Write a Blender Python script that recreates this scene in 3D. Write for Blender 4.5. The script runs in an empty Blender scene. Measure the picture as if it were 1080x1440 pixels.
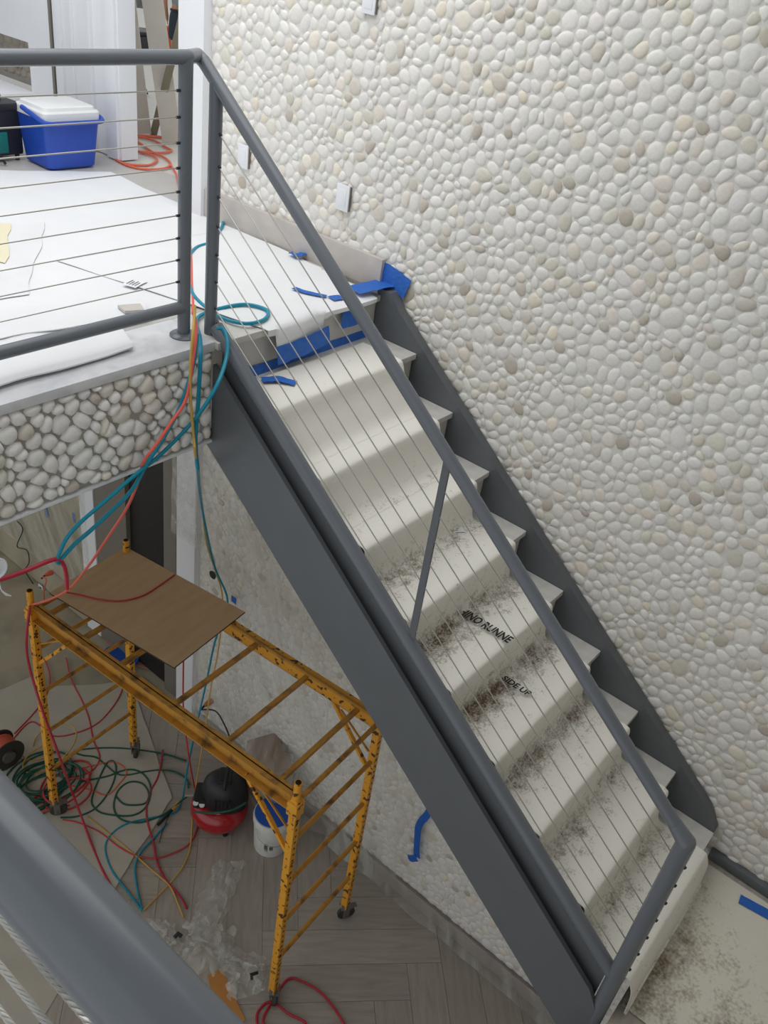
import bpy, bmesh, math, random
import numpy as np
from mathutils import Vector, Matrix, Quaternion, noise
random.seed(7)
SC = bpy.context.scene
COL = SC.collection
PI = math.pi

# ------------------------------------------------------------------ camera
EYE = Vector((0.0, 0.0, 5.70))
ROT = Matrix(((0.6320715, -0.76331756, 0.13353626),
              (0.35896558, 0.44113791, 0.82252116),
              (-0.68675275, -0.47195726, 0.55283543)))      # rows: camera x, y, z axes in the world
FPX = 1233.06
cam_d = bpy.data.cameras.new('camera')
cam_d.sensor_fit = 'VERTICAL'
cam_d.sensor_height = 36.0
cam_d.lens = FPX / 1440.0 * 36.0
cam_d.clip_start = 0.02
cam = bpy.data.objects.new('camera', cam_d)
COL.objects.link(cam)
cam.matrix_world = Matrix.Translation(EYE) @ ROT.transposed().to_4x4()
SC.camera = cam

# ------------------------------------------------------------------ world, lights, exposure
SC.view_settings.view_transform = 'Standard'
SC.view_settings.look = 'None'
SC.view_settings.exposure = 0.0
SC.view_settings.gamma = 1.0
SC.view_settings.use_curve_mapping = False
w = bpy.data.worlds.new('overcast_sky')
SC.world = w
w.use_nodes = True
w.node_tree.nodes['Background'].inputs[0].default_value = (0.93, 0.97, 1.0, 1)
w.node_tree.nodes['Background'].inputs[1].default_value = 0.77
ld = bpy.data.lights.new('skylight', 'AREA')
ld.shape = 'RECTANGLE'; ld.size = 3.0; ld.size_y = 4.6
ld.energy = 94
ld.color = (1.0, 0.99, 0.97)
lo = bpy.data.objects.new('skylight', ld)
lo.location = (1.9, 3.85, 7.35)
COL.objects.link(lo)

# ------------------------------------------------------------------ helpers
FLOOR, MID, TOP = 0.0, 2.09, 4.18
RISE, GO = 0.209, 0.271
def ray(u, v):
    c = Vector(((u - 540) / FPX, (720 - v) / FPX, -1.0))
    return ROT.transposed() @ c
def on_z(u, v, z):
    d = ray(u, v); return EYE + d * ((z - EYE.z) / d.z)
def on_x(u, v, x):
    d = ray(u, v); return EYE + d * (x / d.x)
def on_y(u, v, y):
    d = ray(u, v); return EYE + d * (y / d.y)
def project(p):
    q = ROT @ (Vector(p) - EYE)
    return 540 - FPX * q.x / q.z, 720 + FPX * q.y / q.z, -q.z
def lin(c):
    return tuple(((x / 255) / 12.92 if x / 255 <= 0.04045 else ((x / 255 + 0.055) / 1.055) ** 2.4) for x in c)

def mat(name, rgb, rough=0.6, metal=0.0, vary=0.0, vscale=8.0, bump=0.0, bscale=60.0, rgb2=None, lo=0.4, hi=0.65,
        attr=None, spec=None, detail=4.0, stretch=None, coat=0.0):
    m = bpy.data.materials.new(name); m.use_nodes = True
    nt = m.node_tree; n = nt.nodes; L = nt.links
    b = n['Principled BSDF']
    b.inputs['Roughness'].default_value = rough
    b.inputs['Metallic'].default_value = metal
    if spec is not None: b.inputs['Specular IOR Level'].default_value = spec
    if coat: b.inputs['Coat Weight'].default_value = coat
    base = (*lin(rgb), 1)
    b.inputs['Base Color'].default_value = base
    tc = n.new('ShaderNodeTexCoord'); src = tc.outputs['Object']
    if stretch:
        mp = n.new('ShaderNodeMapping'); mp.inputs['Scale'].default_value = stretch
        L.new(src, mp.inputs['Vector']); src = mp.outputs['Vector']
    col = None
    if attr:
        a = n.new('ShaderNodeAttribute'); a.attribute_name = attr
        col = a.outputs['Color']
    if rgb2 is not None:
        tx = n.new('ShaderNodeTexNoise'); tx.inputs['Scale'].default_value = vscale; tx.inputs['Detail'].default_value = detail
        L.new(src, tx.inputs['Vector'])
        r = n.new('ShaderNodeValToRGB')
        r.color_ramp.elements[0].position = lo; r.color_ramp.elements[1].position = hi
        r.color_ramp.elements[0].color = base; r.color_ramp.elements[1].color = (*lin(rgb2), 1)
        L.new(tx.outputs['Fac'], r.inputs['Fac']); col = r.outputs['Color']
    if vary > 0:
        tx = n.new('ShaderNodeTexNoise'); tx.inputs['Scale'].default_value = vscale * 1.7; tx.inputs['Detail'].default_value = detail
        L.new(src, tx.inputs['Vector'])
        mr = n.new('ShaderNodeMapRange')
        mr.inputs['From Min'].default_value = 0.3; mr.inputs['From Max'].default_value = 0.7
        mr.inputs['To Min'].default_value = 1 - vary; mr.inputs['To Max'].default_value = 1 + vary
        L.new(tx.outputs['Fac'], mr.inputs['Value'])
        hs = n.new('ShaderNodeHueSaturation')
        hs.inputs['Color'].default_value = base
        if col is not None: L.new(col, hs.inputs['Color'])
        L.new(mr.outputs['Result'], hs.inputs['Value']); col = hs.outputs['Color']
    if col is not None: L.new(col, b.inputs['Base Color'])
    if bump > 0:
        tx = n.new('ShaderNodeTexNoise'); tx.inputs['Scale'].default_value = bscale; tx.inputs['Detail'].default_value = 5
        L.new(src, tx.inputs['Vector'])
        bp = n.new('ShaderNodeBump'); bp.inputs['Strength'].default_value = bump; bp.inputs['Distance'].default_value = 0.01
        L.new(tx.outputs['Fac'], bp.inputs['Height']); L.new(bp.outputs['Normal'], b.inputs['Normal'])
    return m

def dirt_mat(name, rgb, dirt, strength=1.0, scale=16.0):
    """white protective sheet soiled with earth where the attribute 'dirt' says feet have left it"""
    m = mat(name, rgb, 0.75, bump=0.25, bscale=25)
    nt = m.node_tree; n = nt.nodes; L = nt.links; b = n['Principled BSDF']
    tc = n['Texture Coordinate']
    t1 = n.new('ShaderNodeTexNoise'); t1.inputs['Scale'].default_value = scale; t1.inputs['Detail'].default_value = 9; t1.inputs['Roughness'].default_value = 0.72
    t2 = n.new('ShaderNodeTexNoise'); t2.inputs['Scale'].default_value = scale * 7; t2.inputs['Detail'].default_value = 3
    L.new(tc.outputs['Object'], t1.inputs['Vector']); L.new(tc.outputs['Object'], t2.inputs['Vector'])
    a = n.new('ShaderNodeAttribute'); a.attribute_name = 'dirt'
    def math_(op, x, y, c=None):
        k = n.new('ShaderNodeMath'); k.operation = op
        for i, s in enumerate((x, y, c)):
            if s is None: continue
            if isinstance(s, (int, float)): k.inputs[i].default_value = s
            else: L.new(s, k.inputs[i])
        return k.outputs[0]
    s = math_('MULTIPLY_ADD', t2.outputs['Fac'], 0.35, math_('MULTIPLY', t1.outputs['Fac'], 0.75))
    s = math_('ADD', s, math_('MULTIPLY', a.outputs['Fac'], 0.30))
    r = n.new('ShaderNodeMapRange'); r.inputs['From Min'].default_value = 0.66; r.inputs['From Max'].default_value = 0.90
    r.inputs['To Max'].default_value = strength
    L.new(s, r.inputs['Value'])
    mx = n.new('ShaderNodeMix'); mx.data_type = 'RGBA'
    mx.inputs[6].default_value = (*lin(rgb), 1); mx.inputs[7].default_value = (*lin(dirt), 1)
    L.new(r.outputs['Result'], mx.inputs[0]); L.new(mx.outputs[2], b.inputs['Base Color'])
    return m

def film_mat(name, rgb, clear=0.6, rough=0.22, bscale=14, bump=0.5, streak=None):
    m = bpy.data.materials.new(name); m.use_nodes = True
    nt = m.node_tree; n = nt.nodes; L = nt.links
    b = n['Principled BSDF']; b.inputs['Base Color'].default_value = (*lin(rgb), 1); b.inputs['Roughness'].default_value = rough
    tr = n.new('ShaderNodeBsdfTransparent'); mx = n.new('ShaderNodeMixShader')
    tc = n.new('ShaderNodeTexCoord'); tx = n.new('ShaderNodeTexNoise'); tx.inputs['Scale'].default_value = bscale; tx.inputs['Detail'].default_value = 6
    src = tc.outputs['Object']
    if streak:
        mp = n.new('ShaderNodeMapping'); mp.inputs['Rotation'].default_value = (streak[0], 0, 0); L.new(src, mp.inputs['Vector'])
        mp2 = n.new('ShaderNodeMapping'); mp2.inputs['Scale'].default_value = streak[1]; L.new(mp.outputs['Vector'], mp2.inputs['Vector']); src = mp2.outputs['Vector']
    L.new(src, tx.inputs['Vector'])
    bp = n.new('ShaderNodeBump'); bp.inputs['Strength'].default_value = bump; bp.inputs['Distance'].default_value = 0.02
    L.new(tx.outputs['Fac'], bp.inputs['Height']); L.new(bp.outputs['Normal'], b.inputs['Normal'])
    mr = n.new('ShaderNodeMapRange'); mr.inputs['From Min'].default_value = 0.35; mr.inputs['From Max'].default_value = 0.65
    mr.inputs['To Min'].default_value = min(1, clear + 0.15); mr.inputs['To Max'].default_value = clear - 0.15
    L.new(tx.outputs['Fac'], mr.inputs['Value']); L.new(mr.outputs['Result'], mx.inputs[0])
    L.new(b.outputs[0], mx.inputs[1]); L.new(tr.outputs[0], mx.inputs[2])
    L.new(mx.outputs[0], n['Material Output'].inputs[0])
    return m

M = {}
M['rail'] = mat('grey_painted_steel', (104, 109, 116), 0.26, vary=0.03, vscale=3, spec=0.5)
M['stringer'] = mat('dark_grey_painted_steel', (94, 98, 102), 0.42, vary=0.05, vscale=4)
M['cable'] = mat('stainless_cable', (176, 174, 168), 0.35, 0.7)
M['darkmetal'] = mat('dark_metal', (48, 50, 52), 0.5, 0.3)
M['pebble'] = mat('pebble_stone', (225, 222, 214), 0.55, attr='tint', vary=0.04, vscale=60)
M['grout'] = mat('pale_grout', (218, 216, 211), 0.9, vary=0.05, vscale=30)
M['fgrout'] = mat('grey_grout', (168, 164, 157), 0.95, vary=0.06, vscale=30)
M['slab'] = mat('white_stone_slab', (222, 223, 226), 0.42, rgb2=(205, 207, 211), vscale=14, bump=0.03)
M['marble'] = mat('grey_white_marble', (205, 203, 198), 0.4, rgb2=(176, 173, 168), vscale=9, lo=0.45, hi=0.8)
M['riser'] = mat('grey_marble_riser', (192, 190, 185), 0.45, vary=0.04, vscale=6)
M['tile'] = mat('grey_floor_tile', (186, 183, 178), 0.45, vary=0.05, vscale=3)
M['bbtile'] = mat('taupe_baseboard_tile', (196, 190, 184), 0.5, rgb2=(180, 173, 168), vscale=5)
M['mauve'] = mat('taupe_lower_baseboard', (150, 140, 136), 0.45, vary=0.04)
M['white'] = mat('white_paint', (232, 234, 238), 0.45, vary=0.015, vscale=2)
M['offwhite'] = mat('offwhite_wall', (205, 200, 188), 0.8, vary=0.04, vscale=2)
M['concrete'] = mat('bare_concrete', (172, 163, 142), 0.85, rgb2=(152, 144, 124), vscale=3)
M['runner'] = dirt_mat('runner_fleece', (228, 225, 217), (98, 78, 56))
M['midsheet'] = dirt_mat('soiled_landing_sheet', (214, 210, 198), (104, 84, 60), 0.9, 9)
M['paper'] = mat('white_paper_sheet', (226, 227, 229), 0.8, vary=0.02, vscale=3, bump=0.25, bscale=9)
M['paper2'] = mat('pale_paper_sheet', (222, 223, 225), 0.8, vary=0.03, vscale=4, bump=0.25, bscale=7)
M['floorpaper'] = mat('grey_floor_paper', (186, 180, 168), 0.8, vary=0.06, vscale=2.5, bump=0.2, bscale=6)
M['cream'] = mat('cream_card', (226, 218, 190), 0.8)
M['black_ink'] = mat('black_ink', (38, 36, 34), 0.8)
M['tape'] = mat('blue_masking_tape', (36, 98, 186), 0.6, vary=0.10, vscale=20, bump=0.4, bscale=70)
M['teal'] = mat('teal_hose_rubber', (0, 134, 160), 0.4)
M['red'] = mat('red_hose_rubber', (186, 52, 54), 0.45)
M['coral'] = mat('coral_cord', (226, 100, 84), 0.5)
M['orange'] = mat('orange_cord', (216, 106, 78), 0.5)
M['crimson'] = mat('crimson_hose', (176, 36, 58), 0.4)
M['green'] = mat('green_hose', (22, 84, 68), 0.45)
M['yellow'] = mat('yellow_hose', (196, 160, 80), 0.5)
M['blackrub'] = mat('black_rubber', (26, 26, 28), 0.5)
M['scaff'] = mat('yellow_scaffold_paint', (226, 158, 40), 0.45, rgb2=(74, 44, 26), vscale=26, lo=0.575, hi=0.60, bump=0.1, detail=6)
M['scaff2'] = mat('worn_yellow_paint', (190, 136, 52), 0.5, rgb2=(104, 74, 46), vscale=13, lo=0.5, hi=0.72, detail=6)
M['holeshade'] = mat('painted_hole_shade', (20, 14, 10), 0.9)  # near-black colour for the shade inside leg and pin holes
M['caster'] = mat('caster_rubber', (58, 54, 50), 0.6)
M['galv'] = mat('dull_galvanised', (120, 116, 110), 0.5, 0.5)
M['ply'] = mat('brown_hardboard', (204, 172, 134), 0.6, rgb2=(192, 160, 122), vscale=3, lo=0.3, hi=0.7, stretch=(1, 6, 1))
M['plyedge'] = mat('hardboard_edge', (92, 74, 54), 0.8)
M['blue'] = mat('blue_cooler_plastic', (34, 74, 174), 0.38, vary=0.03)
M['lid'] = mat('white_cooler_lid', (226, 228, 228), 0.45)
M['blackpl'] = mat('black_plastic', (34, 34, 38), 0.45)
M['tealpl'] = mat('teal_nylon', (8, 112, 108), 0.7)
M['comp'] = mat('glossy_red_tank', (168, 18, 30), 0.22, coat=0.5)
M['gauge'] = mat('gauge_dial', (214, 214, 210), 0.4)
M['bucket'] = mat('white_bucket_plastic', (222, 222, 218), 0.4)
M['bluelid'] = mat('blue_lid_plastic', (20, 78, 168), 0.4)
M['carton'] = mat('brown_cardboard', (122, 88, 62), 0.8, vary=0.05)
M['carton2'] = mat('tan_cardboard', (186, 128, 66), 0.8, vary=0.05)
M['film'] = film_mat('clear_poly_sheet', (222, 221, 212), 0.75, 0.22, 2.2, 0.3, (0.45, (1, 5, 0.8)))
M['film2'] = film_mat('crumpled_poly', (226, 226, 220), 0.72, 0.2, 10, 0.4)
M['board'] = mat('primed_board', (202, 196, 186), 0.6, vary=0.03)
M['olive'] = mat('olive_timber', (136, 130, 108), 0.7, vary=0.05)
M['blackdoor'] = mat('black_panel', (24, 21, 20), 0.6, rgb2=(34, 29, 27), vscale=18)
M['doorgrey'] = mat('grey_primer', (120, 114, 106), 0.6, vary=0.03)
M['rose'] = mat('rose_wall', (176, 128, 118), 0.8)
M['stone'] = mat('grey_stone', (132, 128, 124), 0.8, rgb2=(98, 94, 92), vscale=10)
M['brick'] = mat('orange_plastic_net', (206, 92, 62), 0.7)
M['patio'] = mat('patio_concrete', (206, 202, 194), 0.8, vary=0.04)
M['skin'] = mat('skin', (186, 132, 106), 0.55)
M['shorts'] = mat('dark_shorts', (44, 54, 62), 0.85)
M['shirt'] = mat('grey_shirt', (136, 142, 144), 0.85)
M['hair'] = mat('dark_hair', (44, 34, 28), 0.7)
M['plank'] = mat('wood_look_tile', (172, 164, 155), 0.42, rgb2=(158, 149, 140), vscale=3.2, lo=0.35, hi=0.7, stretch=(1.2, 9, 1), vary=0.05, spec=0.4)
# each plank tile fired a little lighter or darker
_nt = M['plank'].node_tree
_oi = _nt.nodes.new('ShaderNodeObjectInfo'); _hs = _nt.nodes.new('ShaderNodeHueSaturation'); _mr = _nt.nodes.new('ShaderNodeMapRange')
_mr.inputs['To Min'].default_value = 0.90; _mr.inputs['To Max'].default_value = 1.06
_b = _nt.nodes['Principled BSDF']; _src = _b.inputs['Base Color'].links[0].from_socket
_nt.links.new(_oi.outputs['Random'], _mr.inputs['Value']); _nt.links.new(_mr.outputs['Result'], _hs.inputs['Value'])
_nt.links.new(_src, _hs.inputs['Color']); _nt.links.new(_hs.outputs['Color'], _b.inputs['Base Color'])

class MB:
    """collects shapes; build() links them as ONE mesh object"""
    def __init__(s):
        s.v = []; s.f = []; s.m = []; s.mi = 0
    def add(s, vs, fs):
        o = len(s.v); s.v += [Vector(p) for p in vs]
        for f in fs: s.f.append([i + o for i in f]); s.m.append(s.mi)
        return s
    def box(s, a, b, bev=0.0):
        x0, y0, z0 = (min(a[i], b[i]) for i in range(3)); x1, y1, z1 = (max(a[i], b[i]) for i in range(3))
        if bev <= 0:
            return s.add([(x0,y0,z0),(x1,y0,z0),(x1,y1,z0),(x0,y1,z0),(x0,y0,z1),(x1,y0,z1),(x1,y1,z1),(x0,y1,z1)],
                         [(0,3,2,1),(4,5,6,7),(0,1,5,4),(1,2,6,5),(2,3,7,6),(3,0,4,7)])
        bm = bmesh.new(); bmesh.ops.create_cube(bm, size=1)
        for v in bm.verts: v.co = Vector(((x0+x1)/2 + v.co.x*(x1-x0), (y0+y1)/2 + v.co.y*(y1-y0), (z0+z1)/2 + v.co.z*(z1-z0)))
        bmesh.ops.bevel(bm, geom=bm.edges[:], offset=bev, segments=2, affect='EDGES', profile=0.6)
        return s.bm(bm)
    def bm(s, bm):
        bm.verts.index_update()
        s.add([v.co.copy() for v in bm.verts], [[v.index for v in f.verts] for f in bm.faces]); bm.free(); return s
    def xf(s, mtx, start=0):
        for i in range(start, len(s.v)): s.v[i] = mtx @ s.v[i]
        return s
    def bar(s, a, b, w, h, up=(0, 0, 1)):
        """square bar from a to b, w across, h along up"""
        a = Vector(a); b = Vector(b); d = (b - a).normalized(); up = Vector(up)
        sx = d.cross(up)
        if sx.length < 1e-4: sx = d.cross(Vector((1, 0, 0)))
        sx.normalize(); uz = sx.cross(d)
        P = [p + sx * i * w / 2 + uz * j * h / 2 for p in (a, b) for i, j in ((-1,-1),(1,-1),(1,1),(-1,1))]
        return s.add(P, [(0,1,2,3),(7,6,5,4),(0,4,5,1),(1,5,6,2),(2,6,7,3),(3,7,4,0)])
    def tube(s, pts, r, n=10, closed=False, caps=True):
        pts = [Vector(p) for p in pts]; N = len(pts)
        rr = r if isinstance(r, (list, tuple)) else [r] * N
        tang = []
        for i in range(N):
            if closed: t = pts[(i+1) % N] - pts[i-1]
            else: t = pts[min(i+1, N-1)] - pts[max(i-1, 0)]
            tang.append(t.normalized() if t.length > 1e-9 else Vector((0, 0, 1)))
        t = tang[0]; ref = Vector((0, 0, 1)) if abs(t.z) < 0.9 else Vector((1, 0, 0))
        nrm = (ref - t * ref.dot(t)).normalized(); o = len(s.v)
        for i in range(N):
            t = tang[i]; nrm = nrm - t * nrm.dot(t)
            if nrm.length < 1e-6: nrm = t.orthogonal()
            nrm.normalize(); bn = t.cross(nrm)
            k = 1.0
            if 0 < i < N - 1 and not closed:      # keep the width through a mitred corner
                c = (pts[i] - pts[i-1]).normalized().dot(t); k = 1 / max(c, 0.5)
            for j in range(n):
                a = 2 * PI * j / n
                s.v.append(pts[i] + (nrm * math.cos(a) + bn * math.sin(a)) * rr[i] * (k if k < 1.3 else 1.3))
        for i in range(N if closed else N - 1):
            p = o + i * n; q = o + ((i + 1) % N) * n
            for j in range(n):
                s.f.append([p + j, p + (j+1) % n, q + (j+1) % n, q + j]); s.m.append(s.mi)
        if caps and not closed:
            s.f.append([o + j for j in range(n)][::-1]); s.m.append(s.mi)
            s.f.append([o + (N-1) * n + j for j in range(n)]); s.m.append(s.mi)
        return s
    def ball(s, c, r, n=16):
        k = n // 2
        return s.lathe([(max(1e-5, r * math.sin(PI * i / k)), -r * math.cos(PI * i / k)) for i in range(k + 1)], c, n)
    def run(s, pts, r, n=20):
        """straight pipes welded end to end with rounded joints"""
        for a, b in zip(pts[:-1], pts[1:]): s.tube([a, b], r, n)
        for p in pts[1:-1]: s.ball(p, r, n)
        return s
    def cyl(s, a, b, r, n=14): return s.tube([a, b], r, n)
    def lathe(s, prof, c=(0, 0, 0), n=28):
        o = len(s.v); c = Vector(c)
        for r, z in prof:
            for j in range(n):
                a = 2 * PI * j / n; s.v.append(c + Vector((r * math.cos(a), r * math.sin(a), z)))
        for i in range(len(prof) - 1):
            for j in range(n):
                s.f.append([o+i*n+j, o+i*n+(j+1) % n, o+(i+1)*n+(j+1) % n, o+(i+1)*n+j]); s.m.append(s.mi)
        for i, rev in ((0, True), (len(prof) - 1, False)):
            if prof[i][0] > 1e-4:
                f = [o + i*n + j for j in range(n)]; s.f.append(f[::-1] if rev else f); s.m.append(s.mi)
        return s
    def prism(s, poly, z0, z1):
        n = len(poly)
        return s.add([(p[0], p[1], z0) for p in poly] + [(p[0], p[1], z1) for p in poly],
                     [list(range(n))[::-1], list(range(n, 2*n))] + [[i, (i+1) % n, n + (i+1) % n, n + i] for i in range(n)])
    def prism_x(s, poly, x0, x1):
        """poly in (y, z)"""
        n = len(poly)
        return s.add([(x0, p[0], p[1]) for p in poly] + [(x1, p[0], p[1]) for p in poly],
                     [list(range(n)), list(range(n, 2*n))[::-1]] + [[(i+1) % n, i, n + i, n + (i+1) % n] for i in range(n)])
    def grid(s, fn, nu, nv, thick=0.0, tv=(0, 0, -1)):
        """sheet of fn(i/nu, j/nv); with thick it gets an underside and an edge"""
        P = [[Vector(fn(i / nu, j / nv)) for j in range(nv + 1)] for i in range(nu + 1)]
        o = len(s.v); K = (nu + 1) * (nv + 1); id_ = lambda i, j: o + i * (nv + 1) + j
        s.v += [p for r in P for p in r]
        F = [[id_(i, j), id_(i+1, j), id_(i+1, j+1), id_(i, j+1)] for i in range(nu) for j in range(nv)]
        if thick:
            t = Vector(tv) * thick; s.v += [p + t for r in P for p in r]
            F += [[q + K for q in f][::-1] for f in F]
            for i in range(nu):
                F.append([id_(i, 0), id_(i, 0) + K, id_(i+1, 0) + K, id_(i+1, 0)]); F.append([id_(i, nv), id_(i+1, nv), id_(i+1, nv) + K, id_(i, nv) + K])
            for j in range(nv):
                F.append([id_(0, j), id_(0, j+1), id_(0, j+1) + K, id_(0, j) + K]); F.append([id_(nu, j), id_(nu, j) + K, id_(nu, j+1) + K, id_(nu, j+1)])
        s.f += F; s.m += [s.mi] * len(F)
        return s
    def build(s, name, mats, parent=None, local=False, smooth=True, attrs=None, angle=40):
        me = bpy.data.meshes.new(name)
        off = Vector((0, 0, 0))
        if parent is not None and not local:
            off = parent.location.copy()
            if parent.parent: off += parent.parent.location
        me.from_pydata([tuple(p - off) for p in s.v], [], s.f)
        if not isinstance(mats, (list, tuple)): mats = [mats]
        for k in mats: me.materials.append(k)
        if len(mats) > 1: me.polygons.foreach_set('material_index', s.m)
        if attrs:
            for k, (dom, typ, vals) in attrs.items():
                a = me.attributes.new(k, typ, dom)
                a.data.foreach_set('color' if 'COLOR' in typ else 'value', np.asarray(vals, dtype=np.float32).ravel())
        me.update()
        if smooth:
            me.polygons.foreach_set('use_smooth', [True] * len(me.polygons))
            try: me.set_sharp_from_angle(angle=math.radians(angle))
            except Exception: pass
        o = bpy.data.objects.new(name, me); COL.objects.link(o)
        if parent is not None: o.parent = parent
        return o

def tag(o, label=None, cat=None, group=None, kind=None):
    if label: o['label'] = label
    if cat: o['category'] = cat
    if group: o['group'] = group
    if kind: o['kind'] = kind
    return o
def thing(name, label, cat, loc=(0, 0, 0), rz=0.0, group=None):
    o = bpy.data.objects.new(name, None); o.empty_display_size = 0.1; COL.objects.link(o)
    o.location = loc; o.rotation_euler = (0, 0, rz)
    return tag(o, label, cat, group)
def struct(o): o['kind'] = 'structure'; return o
def smooth_path(pts, sub=6):
    """Catmull-Rom through the points"""
    P = [Vector(p) for p in pts]
    if len(P) < 3: return P
    out = []
    for i in range(len(P) - 1):
        p0 = P[max(i-1, 0)]; p1 = P[i]; p2 = P[i+1]; p3 = P[min(i+2, len(P)-1)]
        for k in range(sub):
            t = k / sub
            out.append(0.5 * ((2*p1) + (p2-p0)*t + (2*p0-5*p1+4*p2-p3)*t*t + (3*p1-p0-3*p2+p3)*t*t*t))
    out.append(P[-1]); return out
def hose(name, pts, r, m, label, cat, group=None, n=8, sub=6):
    return tag(MB().tube(smooth_path(pts, sub), r, n).build(name, m), label, cat, group)

# ------------------------------------------------------------------ pebbles
def clip(poly, nx, ny, d):
    """keep x*nx + y*ny <= d"""
    out = []; n = len(poly)
    for i in range(n):
        a = poly[i]; b = poly[(i+1) % n]
        da = a[0]*nx + a[1]*ny - d; db = b[0]*nx + b[1]*ny - d
        if da <= 0: out.append(a)
        if (da < 0 < db) or (db < 0 < da):
            t = da / (da - db); out.append((a[0] + (b[0]-a[0])*t, a[1] + (b[1]-a[1])*t))
    return out
def pebble_cells(u0, u1, v0, v1, s, seed, skip=None):
    """pebbles of uneven size packed over a rectangle: list of polygons"""
    rnd = random.Random(seed); cell = s * 1.25; G = {}; P = []
    tries = int((u1-u0) * (v1-v0) / (s*s) * 9)
    for t in range(tries):
        f = t / tries
        r = s * (rnd.uniform(0.44, 0.64) if f < 0.35 else rnd.uniform(0.38, 0.50) if f < 0.7 else rnd.uniform(0.31, 0.38))
        x = rnd.uniform(u0, u1); y = rnd.uniform(v0, v1)
        if skip and skip(x, y): continue
        gx = int(x // cell); gy = int(y // cell); ok = True
        for i in (gx-1, gx, gx+1):
            for j in (gy-1, gy, gy+1):
                for (a, b, c) in G.get((i, j), ()):
                    if (a-x)**2 + (b-y)**2 < ((r+c) * 0.93)**2: ok = False; break
                if not ok: break
            if not ok: break
        if ok: G.setdefault((gx, gy), []).append((x, y, r)); P.append((x, y, r))
    out = []
    for (x, y, r) in P:
        gx = int(x // cell); gy = int(y // cell); nb = []
        for i in range(gx-2, gx+3):
            for j in range(gy-2, gy+3):
                for q in G.get((i, j), ()):
                    if q[0] != x or q[1] != y:
                        dx = q[0]-x; dy = q[1]-y; d2 = dx*dx + dy*dy
                        if d2 < (2.6*s)**2: nb.append((d2, dx, dy, q[2]))
        nb.sort(); R = r * 2.0
        poly = [(R*math.cos(k*PI/4+.4), R*math.sin(k*PI/4+.4)) for k in range(8)]
        for d2, dx, dy, q in nb:
            d = math.sqrt(d2); poly = clip(poly, dx/d, dy/d, (d2 + r*r - q*q) / (2*d))
            if len(poly) < 3: break
        if len(poly) < 3: continue
        q = []
        for a, b in poly:          # let the packing flow so that stones come out long and short
            wu_ = noise.noise(((x+a)*9, (y+b)*9, seed)) * s * 0.75; wv_ = noise.noise(((x+a)*9, (y+b)*9, seed + 31)) * s * 0.75
            q.append((max(u0-x, min(u1-x, a + wu_)), max(v0-y, min(v1-y, b + wv_))))
        poly = q
        out.append((x, y, poly))
    return out
def pebble_shape(poly, gap, n, h):
    """rounded stone on a polygon cell: rings of (u, v, height)"""
    for _ in range(2):
        q = []
        for i in range(len(poly)):
            a = poly[i]; b = poly[(i+1) % len(poly)]
            q += [(a[0]*.75 + b[0]*.25, a[1]*.75 + b[1]*.25), (a[0]*.25 + b[0]*.75, a[1]*.25 + b[1]*.75)]
        poly = q
    cx = sum(p[0] for p in poly) / len(poly); cy = sum(p[1] for p in poly) / len(poly)
    pr = sorted((math.atan2(p[1]-cy, p[0]-cx), max(0.004, math.hypot(p[0]-cx, p[1]-cy) - gap)) for p in poly)
    A = [p[0] for p in pr]; Rr = [p[1] for p in pr]
    A = [A[-1] - 2*PI] + A + [A[0] + 2*PI]; Rr = [Rr[-1]] + Rr + [Rr[0]]
    th = np.linspace(-PI, PI, n, endpoint=False)
    rad = np.interp(th, A, Rr); rad = 0.76 * rad + 0.12 * (np.roll(rad, 1) + np.roll(rad, -1))
    c, s_ = np.cos(th), np.sin(th); V = []
    for k, hh in ((1.0, -0.1), (0.86, 0.55), (0.52, 0.92)):
        V += [(cx + r*k*a, cy + r*k*b, h*hh) for r, a, b in zip(rad, c, s_)]
    V.append((cx, cy, h))
    F = []
    for ring in range(2):
        for j in range(n):
            a = ring*n; F.append((a+j, a+(j+1) % n, a+n+(j+1) % n, a+n+j))
    F += [(2*n+j, 2*n+(j+1) % n, 3*n) for j in range(n)]
    return V, F, float(rad.mean())
def pebble_tint(rnd, base=(228, 225, 219), spread=1.0):
    k = rnd.random()
    m = lambda c, f: tuple(b + (x - 226) * f for x, b in zip(c, base))
    if k < 0.022: c = m((190, 185, 178), 1)
    elif k < 0.09: c = m((209, 206, 200), 1)
    elif k < 0.11: c = m((226, 221, 210), 1)
    elif k < 0.19: c = m((223, 219, 213), 1)
    else: c = base
    g = rnd.gauss(0, 3.6 * spread); c = [max(0, min(250, x + g + rnd.gauss(0, 0.8))) for x in c]
    return (*lin(c), 1.0)
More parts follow.
